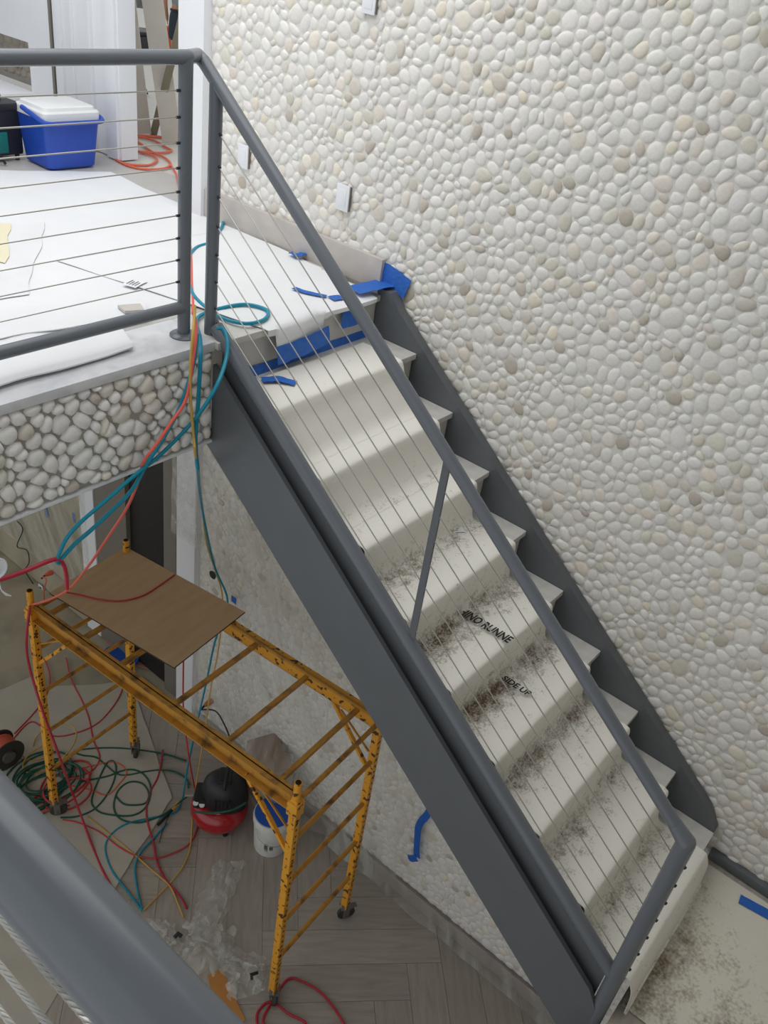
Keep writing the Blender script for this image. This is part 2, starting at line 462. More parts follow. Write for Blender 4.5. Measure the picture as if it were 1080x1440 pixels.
def lay_pebbles(parent, cells, to3d, gap, hmin, hmax, seed, score, base=(228, 225, 219), most=300, n=10, flip=False):
    """the stones that show largest become objects of their own, the others one field"""
    rnd = random.Random(seed); S = []
    for (x, y, poly) in cells:
        h = rnd.uniform(hmin, hmax)
        V, F, rr = pebble_shape(poly, gap, n, h)
        t = pebble_tint(rnd, base)
        S.append((score(x, y, rr), [to3d(x + a, y + b, c) for a, b, c in V], F, t))
    S.sort(key=lambda e: -e[0])
    for k, (sc, V, F, t) in enumerate(S[:most]):
        if sc <= 0: most = k; break
        c = Vector(V[-1]); me = bpy.data.meshes.new('pebble')
        me.from_pydata([tuple(Vector(p) - c) for p in V], [], [f[::-1] for f in F] if flip else F)
        me.materials.append(M['pebble'])
        a = me.attributes.new('tint', 'FLOAT_COLOR', 'POINT'); a.data.foreach_set('color', np.tile(np.array(t, dtype=np.float32), len(V)))
        me.polygons.foreach_set('use_smooth', [True] * len(F))
        o = bpy.data.objects.new('pebble', me); COL.objects.link(o); o.parent = parent; o.location = c - parent.location
    mb = MB(); tint = []
    for sc, V, F, t in S[most:]:
        mb.add(V, [f[::-1] for f in F] if flip else F); tint += [t] * len(V)
    if mb.v:
        o = mb.build('pebble_field', M['pebble'], parent, attrs={'tint': ('POINT', 'FLOAT_COLOR', tint)}, angle=180)
        tag(o, 'remaining small pale pebbles set in the grout', kind='stuff')

# nosing line of the flight: height over y
NOSE_Y = [2.265 - GO * k for k in range(9)]
NOSE_Z = [3.970 - RISE * k for k in range(9)]
def nose_line(y): return 3.143 + 0.771 * (y - 1.179)

# ================================================================== THE SETTING
WX = 3.43            # face of the grout of the pebble wall
END_Y = 3.90         # its far end, where the white post stands
wall = struct(MB().box((WX, -1.7, FLOOR), (WX + 0.2, END_Y, 6.9)).build('wall_right', M['grout'], smooth=False))
def wall_score(y, z, rr):
    p = (WX, y, z); u, v, d = project(p)
    if d < 0.1 or not (5 < u < 1075 and 5 < v < 1435): return 0
    if z < nose_line(y) + 0.12: return 0
    return rr * rr / (d * d)
cells = pebble_cells(-0.9, END_Y - 0.004, FLOOR + 0.12, 6.35, 0.0475, 3,
                     lambda y, z: (nose_line(y) - 0.34 < z < nose_line(y) + 0.0 and 0.1 < y < 2.5) or (y < 0.1 and z < MID) or (y > 2.6 and 3.72 < z < TOP + .1)
                     or (y < 0.6 and z > 6.0))
lay_pebbles(wall, cells, lambda y, z, h: (WX - h, y, z), 0.0010, 0.0048, 0.0088, 5, wall_score, flip=True)

# white post at the end of the pebble wall
struct(MB().box((3.375, END_Y, FLOOR), (3.66, 4.10, 6.9), 0.004).build('trim_1', M['white']))

# lower floor with plank tiles laid in herringbone
floor = struct(MB().box((-1.2, -1.7, -0.12), (9.0, 9.5, -0.012)).build('floor', M['concrete'], smooth=False))
def herring(parent, x0, x1, y0, y1, W, Lg, ang, cx, cy):
    ca, sa = math.cos(ang), math.sin(ang); g = 0.0012
    for b in range(-6, 7):
        for k in range(-26, 27):
            for t in (0, 1):
                a0, b0 = k*W + b*Lg, k*W - b*Lg
                if t == 0: R = (a0, b0, a0 + Lg, b0 + W)
                else: R = (a0 + Lg, b0 + W - Lg, a0 + Lg + W, b0 + W)
                R = (R[0]+g, R[1]+g, R[2]-g, R[3]-g)
                poly = [(cx + a*ca - c*sa, cy + a*sa + c*ca) for a, c in ((R[0],R[1]),(R[2],R[1]),(R[2],R[3]),(R[0],R[3]))]
                for nx, ny, d in ((1,0,x1),(-1,0,-x0),(0,1,y1),(0,-1,-y0)):
                    poly = clip(poly, nx, ny, d)
                    if len(poly) < 3: break
                if len(poly) < 3: continue
                mx = sum(p[0] for p in poly) / len(poly); my = sum(p[1] for p in poly) / len(poly)
                rz = ang + (PI/2 if t else 0); c2, s2 = math.cos(-rz), math.sin(-rz)
                loc = [((p[0]-mx)*c2 - (p[1]-my)*s2, (p[0]-mx)*s2 + (p[1]-my)*c2) for p in poly]
                o = MB().prism(loc, -0.011, 0.0).build('plank_tile', M['plank'], parent, local=True, smooth=False)
                o.location = (mx, my, 0); o.rotation_euler = (0, 0, rz)
herring(floor, 0.35, 3.41, 0.12, 4.6, 0.24, 1.2, -PI/4, 1.0, 2.0)

# baseboards along the pebble wall
bb = struct(MB().box((3.395, 0.10, 0.0), (3.43, END_Y - 0.002, 0.125), 0.004).build('baseboard_lower', M['mauve']))
bb2 = struct(MB().box((3.398, 2.585, TOP), (3.43, END_Y - 0.002, TOP + 0.155), 0.003).build('baseboard_landing', M['bbtile']))
struct(MB().box((3.392, -1.2, MID), (3.43, 0.075, MID + 0.052), 0.003).build('baseboard_mid', M['stringer']))

# upper gallery: slab, edge stone, fascia with pebbles
EDGE = 2.556
upper = struct(MB().box((-1.2, EDGE + 0.02, 3.76), (3.80, 9.5, TOP - 0.04)).box((-1.2, -1.7, 3.76), (0.24, EDGE + 0.02, TOP - 0.04)).build('floor_upper_slab', M['offwhite'], smooth=False))
tiles = struct(MB().box((-1.2, EDGE + 0.28, TOP - 0.04), (3.80, 9.5, TOP)).box((-1.2, -1.7, TOP - 0.04), (-0.02, EDGE + 0.28, TOP)).build('floor_upper', M['tile'], smooth=False))
edge = struct(MB().box((0.263, EDGE, TOP - 0.04), (2.302, EDGE + 0.28, TOP), 0.003).build('trim_2', M['slab']))
struct(MB().box((-0.02, -1.7, TOP - 0.04), (0.263, EDGE + 0.28, TOP), 0.003).build('trim_3', M['slab']))
struct(MB().box((2.302, 2.536, TOP - 0.032), (3.36, EDGE + 0.28, TOP), 0.003).build('trim_4', M['marble']))
fascia = struct(MB().box((0.275, EDGE + 0.018, 3.712), (2.302, EDGE + 0.06, TOP - 0.04)).build('wall_fascia', M['fgrout'], smooth=False))
def f_score(x, z, rr):
    u, v, d = project((x, EDGE, z)); return rr*rr/(d*d) if u > 2 else 0
fc = pebble_cells(0.29, 2.298, 3.718, TOP - 0.045, 0.051, 11)
lay_pebbles(fascia, fc, lambda x, z, h: (x, EDGE + 0.018 - h, z), 0.0006, 0.016, 0.024, 9, f_score, base=(236, 234, 231))
struct(MB().box((0.275, EDGE + 0.002, 3.700), (2.302, EDGE + 0.06, 3.712)).build('trim_5', M['white'], smooth=False))
struct(MB().box((0.225, -1.7, 3.70), (0.262, EDGE + 0.05, TOP - 0.04)).build('wall_gallery_edge', M['offwhite'], smooth=False))

# middle landing
struct(MB().box((0.40, -1.7, MID - 0.30), (3.43, 0.075, MID - 0.004)).build('floor_mid_landing', M['plank'], smooth=False))

# wall beyond the opening on the upper floor: jamb, panels, pebble-lined niche with a ledge
UX = 3.68
wu = MB()
wu.box((UX, 5.755, TOP), (UX + 0.14, 6.02, 6.9))                       # stile before the niche
wu.box((UX, 6.02, TOP), (UX + 0.14, 9.4, 4.36)).box((UX, 6.02, 4.715), (UX + 0.14, 9.4, 6.9))
wu.box((UX + 0.30, 6.02, 4.36), (UX + 0.34, 9.4, 4.72))
wall_up = struct(wu.build('wall_back', M['white'], smooth=False))
struct(MB().box((UX - 0.01, 5.72, TOP), (UX + 0.13, 5.745, 6.9)).build('panel_gap_shade', M['doorgrey'], smooth=False))  # grey strip painted in for the shaded gap between the panels
j = MB()
j.box((UX + 0.01, 5.10, TOP + 0.006), (UX + 0.13, 5.70, 6.9), 0.003)
for a, b, t in ((5.045, 5.16, 0.03), (5.30, 5.335, 0.022), (5.50, 5.53, 0.016), (5.62, 5.70, 0.02)):
    j.box((UX + 0.01 - t, a, TOP + 0.008), (UX + 0.05, b, 6.9), 0.004)
j.box((UX + 0.0, 5.03, TOP + 0.008), (UX + 0.13, 5.12, 6.9), 0.004)
struct(j.build('door_1', M['white']))
struct(MB().box((3.34, 6.02, TOP), (UX, 9.4, 4.36)).box((3.30, 6.00, 4.36), (UX + 0.02, 9.4, 4.405), 0.004).build('trim_7', M['white']))
nb = struct(MB().box((UX + 0.255, 6.02, 4.36), (UX + 0.30, 8.2, 4.72)).build('wall_niche', M['fgrout'], smooth=False))
lay_pebbles(nb, pebble_cells(6.03, 7.2, 4.40, 4.715, 0.062, 21), lambda y, z, h: (UX + 0.255 - h, y, z), 0.003, 0.012, 0.02, 4,
            lambda y, z, rr: 0, base=(170, 160, 146), flip=True)

# walls on the lower floor beyond the white post
LX = 3.47
wl = MB()
wl.box((LX, 5.44, FLOOR), (LX + 0.14, 9.4, 3.76))
wl.box((LX, 4.10, 3.2), (LX + 0.14, 5.44, 3.76))
struct(wl.build('wall_lower_back', M['concrete'], smooth=False))
struct(MB().box((LX - 0.02, 5.24, FLOOR), (LX + 0.12, 5.44, 3.2), 0.004).build('trim_8', M['white']))
struct(MB().box((LX - 0.01, 4.82, FLOOR), (LX + 0.10, 5.24, 3.2), 0.003).build('trim_9', M['doorgrey']))
d1 = struct(MB().box((LX + 0.03, 4.36, 0.01), (LX + 0.075, 4.82, 3.2), 0.003).build('door_2', M['blackdoor']))
struct(MB().box((LX - 0.005, 4.215, FLOOR), (LX + 0.10, 4.36, 3.2), 0.003).build('trim_10', M['doorgrey']))
struct(MB().box((LX + 0.9, 3.6, FLOOR), (LX + 1.0, 6.0, 3.76)).build('wall_far_lower', M['rose'], smooth=False))
struct(MB().box((-1.3, 9.4, TOP), (3.82, 9.5, 6.9)).build('wall_far', M['white'], smooth=False))
struct(MB().box((-1.3, -1.85, FLOOR), (3.63, -1.7, 6.9)).build('wall_front_unseen', M['offwhite'], smooth=False))  # unseen wall behind the camera, added to darken the lower right
# ceiling with the skylight opening above stair and gallery
ce = MB()
ce.box((-1.3, -1.85, 6.9), (3.9, 1.3, 7.0)).box((-1.3, 1.3, 6.9), (0.4, 5.9, 7.0)).box((3.4, 1.3, 6.9), (3.9, 5.9, 7.0)).box((-1.3, 5.9, 6.9), (3.9, 9.5, 7.0))
struct(ce.build('ceiling', M['white'], smooth=False))

# outside, beyond the opening
struct(MB().box((3.80, 3.4, TOP - 0.10), (8.6, 9.0, TOP - 0.006)).build('floor_patio', M['patio'], smooth=False))
struct(MB().box((3.80, 3.0, 2.75), (24, 26, 2.95)).build('floor_yard', M['patio'], smooth=False))

# ================================================================== THE STAIR
st = thing('staircase', 'straight stair with marble treads between dark grey steel stringers, descending beside the pebble wall', 'staircase', (2.85, 1.18, MID))
T = 0.030
tr0 = None
for k in range(9):
    o = MB().box((2.378 - 2.855, 0, -T), (3.358 - 2.855, GO + 0.02, 0), 0.004).build('tread', M['marble'], st, local=True) if tr0 is None else tr0.copy()
    if tr0 is None: tr0 = o
    else: COL.objects.link(o); o.parent = st
    o.location = Vector((2.855, NOSE_Y[k], NOSE_Z[k])) - st.location
ri0 = None
for k in range(10):
    y = 2.536 - GO * k + 0.022; z = TOP - RISE * k - T
    o = MB().box((-0.476, 0, -(RISE - T) + 0.001), (0.5, 0.018, -0.001)).build('riser', M['riser'], st, local=True, smooth=False) if ri0 is None else ri0.copy()
    if ri0 is None: ri0 = o
    else: COL.objects.link(o); o.parent = st
    o.location = Vector((2.855, y, z)) - st.location
# wall stringer
ya, yb = 2.56, 0.115
up = lambda y: nose_line(y) + 0.042
poly = [(ya, TOP + 0.03), (ya - 0.085, TOP + 0.03), (2.41, up(2.41)), (0.165, up(0.165)), (0.10, up(0.165) - 0.10), (0.10, MID + 0.10), (0.20, MID + 0.0), (0.24, nose_line(0.24) - 0.32), (ya, nose_line(ya) - 0.32)]
MB().prism_x(poly, 3.36, 3.414).build('stringer', M['stringer'], st)
# outer stringer: face plate and the web under the bottom rail
pt = lambda y: 3.190 + 0.786 * (y - 1.46)
pb = lambda y: 2.772 + 0.782 * (y - 1.46)
poly = [(2.672, 4.128), (2.60, pt(2.60)), (0.19, pt(0.19)), (0.135, 2.10), (0.135, 1.74), (0.20, pb(0.20)), (2.672, pb(2.672))]
MB().prism_x(poly, 2.312, 2.334).build('stringer', M['stringer'], st)
rl = lambda y: 3.282 + 0.768 * (y - 1.377)          # axis of the bottom rail
poly = [(2.66, rl(2.66) + 0.0), (0.17, rl(0.17) + 0.0), (0.17, rl(0.17) - 0.42), (2.66, rl(2.66) - 0.42)]
MB().prism_x(poly, 2.362, 2.375).build('stringer_web', M['stringer'], st)
MB().prism_x([(2.674, 4.15), (2.674, pb(2.672)), (2.69, pb(2.672)), (2.69, 4.15)], 2.312, 2.36).build('end_plate', M['stringer'], st)

# ---- railing of landing and stair, one welded piece
RX, RY, RZ, RR = 2.345, 2.674, 5.222, 0.0247
PY = 2.635            # post at the head of the stair
rg = thing('cable_railing', 'grey steel pipe railing with thin cables along the landing edge and down the stair', 'railing', (2.236, RY, TOP))
hr = lambda y: 4.179 + 0.771 * (y - 1.385)
MB().run([(0.16, RY, RZ), (2.245, RY, RZ), (2.342, RY + 0.062, RZ - 0.006), (RX, RY + 0.030, hr(RY + 0.030) + 0.004), (RX, 0.130, hr(0.130))], RR).build('handrail', M['rail'], rg)
MB().tube([(0.16, RY, 4.306), (2.236, RY, 4.306)], RR, 20).build('bottom_rail', M['rail'], rg)
po = MB().cyl((2.236, RY, TOP + 0.012), (2.236, RY, RZ), 0.0262, 20).build('post', M['rail'], rg)
MB().lathe([(0.001, 0.0), (0.058, 0.0), (0.058, 0.006), (0.050, 0.012), (0.030, 0.016), (0.001, 0.016)], (2.236, RY, TOP)).build('base_flange', M['rail'], po)
MB().cyl((RX, PY, 4.16), (RX, PY, hr(PY)), 0.0258, 20).build('post', M['rail'], rg)
MB().tube([(RX, 2.60, rl(2.60)), (RX, 0.15, rl(0.15))], RR + 0.006, 20).build('bottom_rail', M['rail'], rg)
MB().tube([(RX, 0.130, hr(0.130)), (RX, 0.130, 1.72)], 0.0335, 20).ball((RX, 0.130, hr(0.130)), 0.0335, 20).tube([(RX, 0.130, hr(0.130)), (RX, 0.19, hr(0.19))], [0.0335, 0.0262], 20).build('post', M['rail'], rg)
MB().bar((RX, 1.376, rl(1.376)), (RX, 1.376, hr(1.376)), 0.010, 0.030, (0, 1, 0)).build('spacer_bar', M['stringer'], rg)
zu = [4.967, 4.850, 4.737, 4.622, 4.509, 4.395, 4.281]
zd = [3.072, 2.962, 2.851, 2.738, 2.620, 2.503, 2.389]
for a, b in zip(zu, zd):
    a = 5.7 - (5.7 - a) * 0.98529; b = 5.7 - (5.7 - b) * 0.98529
    c = MB().tube([(RX, PY - 0.02, a), (RX, 0.138, b)], 0.0026, 6).build('cable', M['cable'], rg)
    MB().cyl((RX, PY - 0.033, a - 0.006), (RX, PY - 0.022, a), 0.0055, 8).build('cable_fitting', M['darkmetal'], c)
    MB().cyl((RX, 0.100, b - 0.010), (RX, 0.0925, b - 0.013), 0.0065, 8).build('cable_fitting', M['darkmetal'], c)
for z in (5.115, 5.027, 4.939, 4.851, 4.765, 4.677, 4.590, 4.504, 4.416):
    c = MB().tube([(0.16, RY, z), (2.215, RY, z)], 0.0026, 6).build('cable', M['cable'], rg)
    MB().cyl((2.196, RY, z), (2.212, RY, z), 0.0052, 8).build('cable_fitting', M['darkmetal'], c)

# ---- railing right in front of the camera
NX = 0.145
nr = thing('cable_railing', 'grey steel pipe railing with thick twisted cables on the gallery overlooking the stairwell', 'railing', (NX, 1.3, TOP))
MB().tube([(NX, -1.6, RZ - 0.002), (NX, 2.63, RZ - 0.002)], 0.0252, 40).build('handrail', M['rail'], nr)
MB().tube([(NX, -1.6, 4.306), (NX, 2.63, 4.306)], RR, 20).build('bottom_rail', M['rail'], nr)
for y in (-1.5, 1.35, 2.60):
    MB().cyl((NX, y, TOP), (NX, y, RZ), 0.0262, 16).build('post', M['rail'], nr)
for z in (5.112, 5.029, 4.941, 4.851, 4.765, 4.677, 4.590, 4.504, 4.416):
    mb = MB()
    if z > 4.9:
        for q in range(5):
            a0 = q * 2 * PI / 5
            mb.tube([(NX + 0.0017 * math.cos(a0 + i * 0.75), -0.2 + i * 0.004, z + 0.0017 * math.sin(a0 + i * 0.75)) for i in range(250)], 0.0013, 5)
        mb.tube([(NX, -1.6, z), (NX, -0.2, z)], 0.0028, 6); mb.tube([(NX, 0.79, z), (NX, 2.6, z)], 0.0028, 6)
    else: mb.tube([(NX, -1.6, z), (NX, 2.6, z)], 0.0028, 6)
    mb.build('cable', M['cable'], nr)

# ---- white runner down the stair
def chaikin(P, it):
    for _ in range(it):
        Q = [P[0]]
        for a, b in zip(P[:-1], P[1:]): Q += [a * 0.75 + b * 0.25, a * 0.25 + b * 0.75]
        P = Q + [P[-1]]
    return P
ctl = [Vector((2.50, NOSE_Z[0] + 0.006, 1)), Vector((2.38, NOSE_Z[0] + 0.008, 0.2))]
for k in range(9):
    y, z = NOSE_Y[k], NOSE_Z[k]; nz = NOSE_Z[k+1] if k < 8 else MID
    slack = (0.075, 0.050, 0.014, 0.010, 0.008, 0.008, 0.010, 0.008, 0.004)[k]
    ctl += [Vector((y + 0.06, z + 0.008, 0.0)), Vector((y - 0.012, z + 0.008, 0.0)), Vector((y - 0.026, z - 0.012, 0.0)), Vector((y - 0.024 - slack * 0.3, z - 0.07, 0.05)),
            Vector((y - 0.014 - slack, nz + 0.05 + slack * 0.4, 0.5)), Vector((y - 0.022 - slack * 1.6, nz + 0.010, 1.0)), Vector((y - 0.075 - slack * 1.8, nz + 0.008, 0.9))]
    if k < 8: ctl += [Vector((y - 0.15, nz + 0.006, 0.35))]
del ctl[-4:]
ctl += [Vector((NOSE_Y[8] - 0.048, NOSE_Z[8] - 0.06, 0.0)), Vector((NOSE_Y[8] - 0.055, MID + 0.05, 0.05)), Vector((NOSE_Y[8] - 0.055, MID + 0.012, 0.3)), Vector((NOSE_Y[8] - 0.066, MID + 0.010, 0.4))]
prof = chaikin(ctl, 2)
XL, XR = 2.384, 3.215
NU = 22
mb = MB(); dirt = []
for i, p in enumerate(prof):
    step = max(0.0, min(1.0, (3.75 - p.y) / 0.5))
    for jx in range(NU + 1):
        t = jx / NU
        xl = XL - 0.004 + 0.006 * max(0, min(1, (3.3 - p.y) / 1.0)) + 0.006 * noise.noise((p.x * 2, 0, 3))
        x = xl + (XR + 0.012 * noise.noise((p.x * 3, 5, 1)) - xl) * t
        wv = noise.noise((x * 3.1, p.x * 4, p.y * 4)) * 0.004 + abs(noise.noise((x * 7, p.x * 2, 8))) * 0.003
        if p.y > 3.5: wv *= 2.2
        mb.v.append(Vector((x, p.x - wv * 0.6, p.y + wv)))
        side = 0.55 + 0.5 * noise.noise((x * 3.2 + 4, p.x * 1.1, 2))
        dirt.append(max(0, min(1, p.z * step * side * 1.15 + 0.10 * step)))
W1 = NU + 1
F = [[i*W1 + q, i*W1 + q + 1, (i+1)*W1 + q + 1, (i+1)*W1 + q] for i in range(len(prof)-1) for q in range(NU)]
K = len(mb.v)
mb.v += [p + Vector((0, 0.0025, -0.003)) for p in mb.v]; dirt += dirt
F2 = [[q + K for q in f][::-1] for f in F]
for i in range(len(prof)-1):
    F2.append([i*W1, (i+1)*W1, (i+1)*W1 + K, i*W1 + K]); F2.append([i*W1 + NU, i*W1 + NU + K, (i+1)*W1 + NU + K, (i+1)*W1 + NU])
for q in range(NU):
    F2.append([q, q + K, q + 1 + K, q + 1]); e = (len(prof)-1) * W1; F2.append([e + q, e + q + 1, e + q + 1 + K, e + q + K])
mb.f = F + F2; mb.m = [0] * len(mb.f)
rn = thing('stair_runner', 'white fleece protective runner with black print and brown footprints, draped down the stair treads', 'runner', (2.85, 1.2, MID))
mb.build('fleece_sheet', M['runner'], rn, attrs={'dirt': ('POINT', 'FLOAT', dirt)}, angle=75)
def lettering(text, y0, y1, x, z, hgt, parent, shear=0.15):
    cu = bpy.data.curves.new('lettering', 'FONT'); cu.body = text; cu.size = 1; cu.shear = shear; cu.offset = 0.035; cu.extrude = 0.0
    cu.resolution_u = 3
    tmp = bpy.data.objects.new('lettering_tmp', cu); COL.objects.link(tmp)
    bpy.context.view_layer.update()
    me = bpy.data.meshes.new_from_object(tmp.evaluated_get(bpy.context.evaluated_depsgraph_get()))
    bpy.data.objects.remove(tmp)
    xs = [v.co.x for v in me.vertices]; ys = [v.co.y for v in me.vertices]
    a, b = min(xs), max(xs); h = max(ys)
    off = parent.location
    for v in me.vertices:
        t = (v.co.x - a) / (b - a)
        v.co = Vector((x + v.co.y / h * hgt, y0 + (y1 - y0) * t, z)) - off
    me.materials.clear(); me.materials.append(M['black_ink'])
    o = bpy.data.objects.new('lettering', me); COL.objects.link(o); o.parent = parent
    return o
lettering('HINO RUNNE', 1.430, 1.152, 2.797, NOSE_Z[4] + 0.022, 0.052, rn)
lettering('SIDE UP', 1.138, 0.990, 2.795, NOSE_Z[5] + 0.025, 0.036, rn)

# sheet on the middle landing
def midsheet(s, t):
    x = 2.42 + (3.36 - 2.42) * s; y = 0.07 - 1.25 * t
    return (x, y - 0.0, MID + 0.0035 + 0.003 * (noise.noise((x * 4, y * 4, 1)) + 0.6))
ms = MB().grid(midsheet, 26, 34, 0.003)
dv = []
for p in ms.v:
    dv.append(max(0, min(1, 0.55 * math.exp(-((p.y - 0.03) / 0.10) ** 2) + 0.50 * math.exp(-((p.x - 2.62) / 0.22) ** 2 - ((p.y + 0.35) / 0.4) ** 2) + 0.12 + 0.3 * noise.noise((p.x * 3, p.y * 3, 0)) - 0.4 * max(0, (p.x - 3.0) / 0.3))))
tag(ms.build('floor_sheet', M['midsheet'], attrs={'dirt': ('POINT', 'FLOAT', dv)}), 'soiled white protective sheet on the middle landing at the foot of the stair', 'floor sheet')

# ================================================================== THINGS ON THE LANDING
def sheet(name, corners, z, m, label, cat, amp=0.004, nu=14, nv=14, thick=0.002, curl=None, seed=0, group=None):
    A, B, C, D = [Vector((*c, 0)) for c in corners]
    def fn(s, t):
        p = (A * (1-s) + B * s) * (1-t) + (D * (1-s) + C * s) * t
        jag = 0.02 if min(s, t, 1-s, 1-t) < 1e-6 else 0
        p = p + Vector((noise.noise((p.x*5, p.y*5, seed)), noise.noise((p.x*5, p.y*5, seed+9)), 0)) * jag
        h = z + amp * (0.5 + noise.noise((p.x*3, p.y*3, seed)) * 0.5) + (curl(s, t) if curl else 0)
        return (p.x, p.y, h + thick)
    return tag(MB().grid(fn, nu, nv, thick).build(name, m, angle=70), label, cat, group)
sheet('floor_sheet', [(-0.1, 2.86), (3.37, 2.95), (3.46, 4.86), (-0.1, 6.3)], TOP, M['paper'], 'large white paper sheet covering the gallery floor under the blue cooler', 'floor sheet', 0.003, 30, 30, seed=2)
sheet('floor_sheet', [(0.0, 3.50), (1.95, 3.35), (2.55, 4.15), (0.1, 4.6)], TOP + 0.006, M['paper2'], 'pale paper sheet lying over the white sheet behind the landing railing', 'floor sheet', 0.003, 22, 18, seed=5)
sheet('drop_cloth', [(0.30, 2.625), (1.97, 2.660), (2.14, 2.98), (0.25, 3.25)], TOP + 0.002, M['paper'], 'folded white drop cloth along the stone landing edge under the bottom rail', 'cloth', 0.010, 30, 12, 0.006,
      curl=lambda s, t: 0.018 * math.exp(-((t - 0.62 - 0.25 * s) / 0.05) ** 2) + 0.012 * math.exp(-((t - 0.05) / 0.06) ** 2), seed=8)
sheet('drop_cloth', [(1.55, 2.98), (2.20, 2.86), (2.30, 3.03), (1.75, 3.22)], TOP + 0.016, M['paper'], 'crumpled white cloth scrap beside the landing post', 'cloth', 0.022, 18, 10, 0.004, seed=4)
# white sheet that hangs over the top step
def topsheet(s, t):
    x = 2.565 + (3.30 - 2.565) * s
    y = 2.54 + t * (3.55 - 2.54); hang = 0
    L0 = 0.135 if 0.06 < s < 0.50 else 0.03
    q = t * 1.25 - 0.12
    if q < 0:
        y = 2.512 - 0.006 * math.sin(s * 9); z = TOP + 0.006 + q / 0.12 * (L0 if s < 0.54 else 0.02)
    else:
        y = 2.512 + q * 1.0; z = TOP + 0.006 + 0.004 * (noise.noise((x * 4, y * 4, 2)) + 1)
        x = x + 0.0 + (0.12 * q if s > 0.5 else -0.25 * q * (1 - s))
    x = min(x, 3.385)
    return (x, y, z + 0.012 * math.exp(-((s - 0.42) / 0.05) ** 2) * math.exp(-((q - 0.05) / 0.12) ** 2))
tag(MB().grid(topsheet, 34, 34, 0.003, (0, 0.4, -1)).build('floor_sheet', M['paper'], angle=70), 'white sheet taped down at the top of the stair and hanging over the top step', 'floor sheet')

def tape(pts, width, label, group=None, up=(0, 0, 1), crumple=0.004, seed=0):
    """strip of tape along pts; up is the normal of the surface it sticks to"""
    P = smooth_path(pts, 5); U = Vector(up); mb = MB(); n = 5; rows = []
    for i, p in enumerate(P):
        t = (P[min(i+1, len(P)-1)] - P[max(i-1, 0)]).normalized(); sd = t.cross(U).normalized()
        rows.append([p + sd * (k / (n-1) - 0.5) * width * (1 + 0.1 * noise.noise((i * .8, k, seed))) + U * (0.002 + crumple * abs(noise.noise((i * 0.9, k * 0.7, seed)))) for k in range(n)])
    nu = len(rows) - 1
    mb.grid(lambda s, t: rows[int(round(s * nu))][int(round(t * (n-1)))], nu, n - 1, 0.0012, tuple(-U))
    return tag(mb.build('masking_tape', M['tape'], angle=60), label, 'tape', group)
g = 'strips of blue masking tape'
tape([(2.62, 2.503, 4.055), (2.78, 2.498, 4.065), (2.95, 2.497, 4.085)], 0.085, 'wide crumpled blue tape holding the sheet on the top riser', g, (0, -1, 0.1), 0.012, 1)
tape([(2.50, 2.545, 3.992), (2.80, 2.552, 3.985), (3.30, 2.552, 3.985)], 0.045, 'long straight blue tape along the foot of the top riser', g, (0, -1, 0.4), 0.003, 2)
tape([(2.50, 2.47, 3.985), (2.56, 2.43, 3.985), (2.60, 2.36, 3.984)], 0.05, 'short bent blue tape on the first tread by the bottom rail', g, (0, 0, 1), 0.014, 3)
tape([(3.07, 2.531, 4.115), (3.14, 2.531, 4.11), (3.22, 2.531, 4.115)], 0.085, 'rounded blue tape patch over the top nosing', g, (0, -1, 0.1), 0.008, 4)
tape([on_z(413, 405, TOP + 0.017), on_z(430, 411, TOP + 0.017), on_z(459, 417, TOP + 0.017)], 0.035, 'thin blue tape lying flat on the sheet at the top of the stair', g, (0, 0, 1), 0.002, 5)
tape([on_z(465, 420, TOP + 0.017), on_z(472, 419, TOP + 0.017), on_z(481, 418, TOP + 0.017)], 0.055, 'small blue tape triangle next to the handrail on the sheet', g, (0, 0, 1), 0.002, 6)
tape([on_z(411, 357, TOP + 0.017), on_z(420, 361, TOP + 0.022), on_z(433, 355, TOP + 0.02)], 0.045, 'crumpled knot of blue tape on the sheet near the baseboard', g, (0, 0, 1), 0.03, 7)
tape([(3.22, 2.60, TOP + 0.030), (3.34, 2.57, TOP + 0.040), (3.43, 2.55, TOP + 0.045)], 0.11, 'blue tape wrapped over the top end of the wall stringer', g, (0, 0, 1), 0.008, 8)
tape([(3.422, 2.63, TOP + 0.095), (3.420, 2.54, TOP + 0.085), (3.415, 2.42, TOP + 0.055)], 0.10, 'blue tape standing up against the pebble wall above the stringer', g, (-1, 0, 0.1), 0.008, 9)
tape([on_z(1040, 1264, MID + 0.008), on_z(1058, 1274, MID + 0.008), on_z(1100, 1297, MID + 0.008)], 0.055, 'blue tape strip on the middle landing beside the grey baseboard', g, (0, 0, 1), 0.001, 10)
tape([(3.385, 1.585, 1.22), (3.385, 1.60, 1.0), (3.385, 1.645, 0.82), (3.385, 1.62, 0.60), (3.385, 1.60, 0.52)], 0.05, 'long blue tape hanging loose on the pebble wall under the stair', g, (-1, 0, 0), 0.01, 11)
tape([(3.38, 1.60, 0.52), (3.375, 1.63, 0.49), (3.375, 1.66, 0.47)], 0.055, 'wadded end of blue tape on the pebble wall under the stair', g, (-1, 0, 0), 0.02, 12)
p0 = on_x(329, 843, 3.36); tape([p0 + Vector((0, 0, 0.025)), p0, p0 - Vector((0, 0, 0.03))], 0.05, 'small square of blue tape on the plastic sheet', g, (-1, 0, 0), 0.002, 13)
p0 = on_x(65, 722, 3.46); tape([p0 + Vector((0, 0, 0.06)), p0, p0 - Vector((0, 0, 0.04))], 0.045, 'blue tape tab on the lower back wall under the landing', g, (-1, 0, 0), 0.004, 14)
p0 = on_x(104, 728, 3.46); tape([p0 + Vector((0, 0, 0.05)), p0, p0 - Vector((0, 0.01, 0.05))], 0.03, 'thin dark blue tape tail by the lower white trim', g, (-1, 0, 0), 0.01, 15)

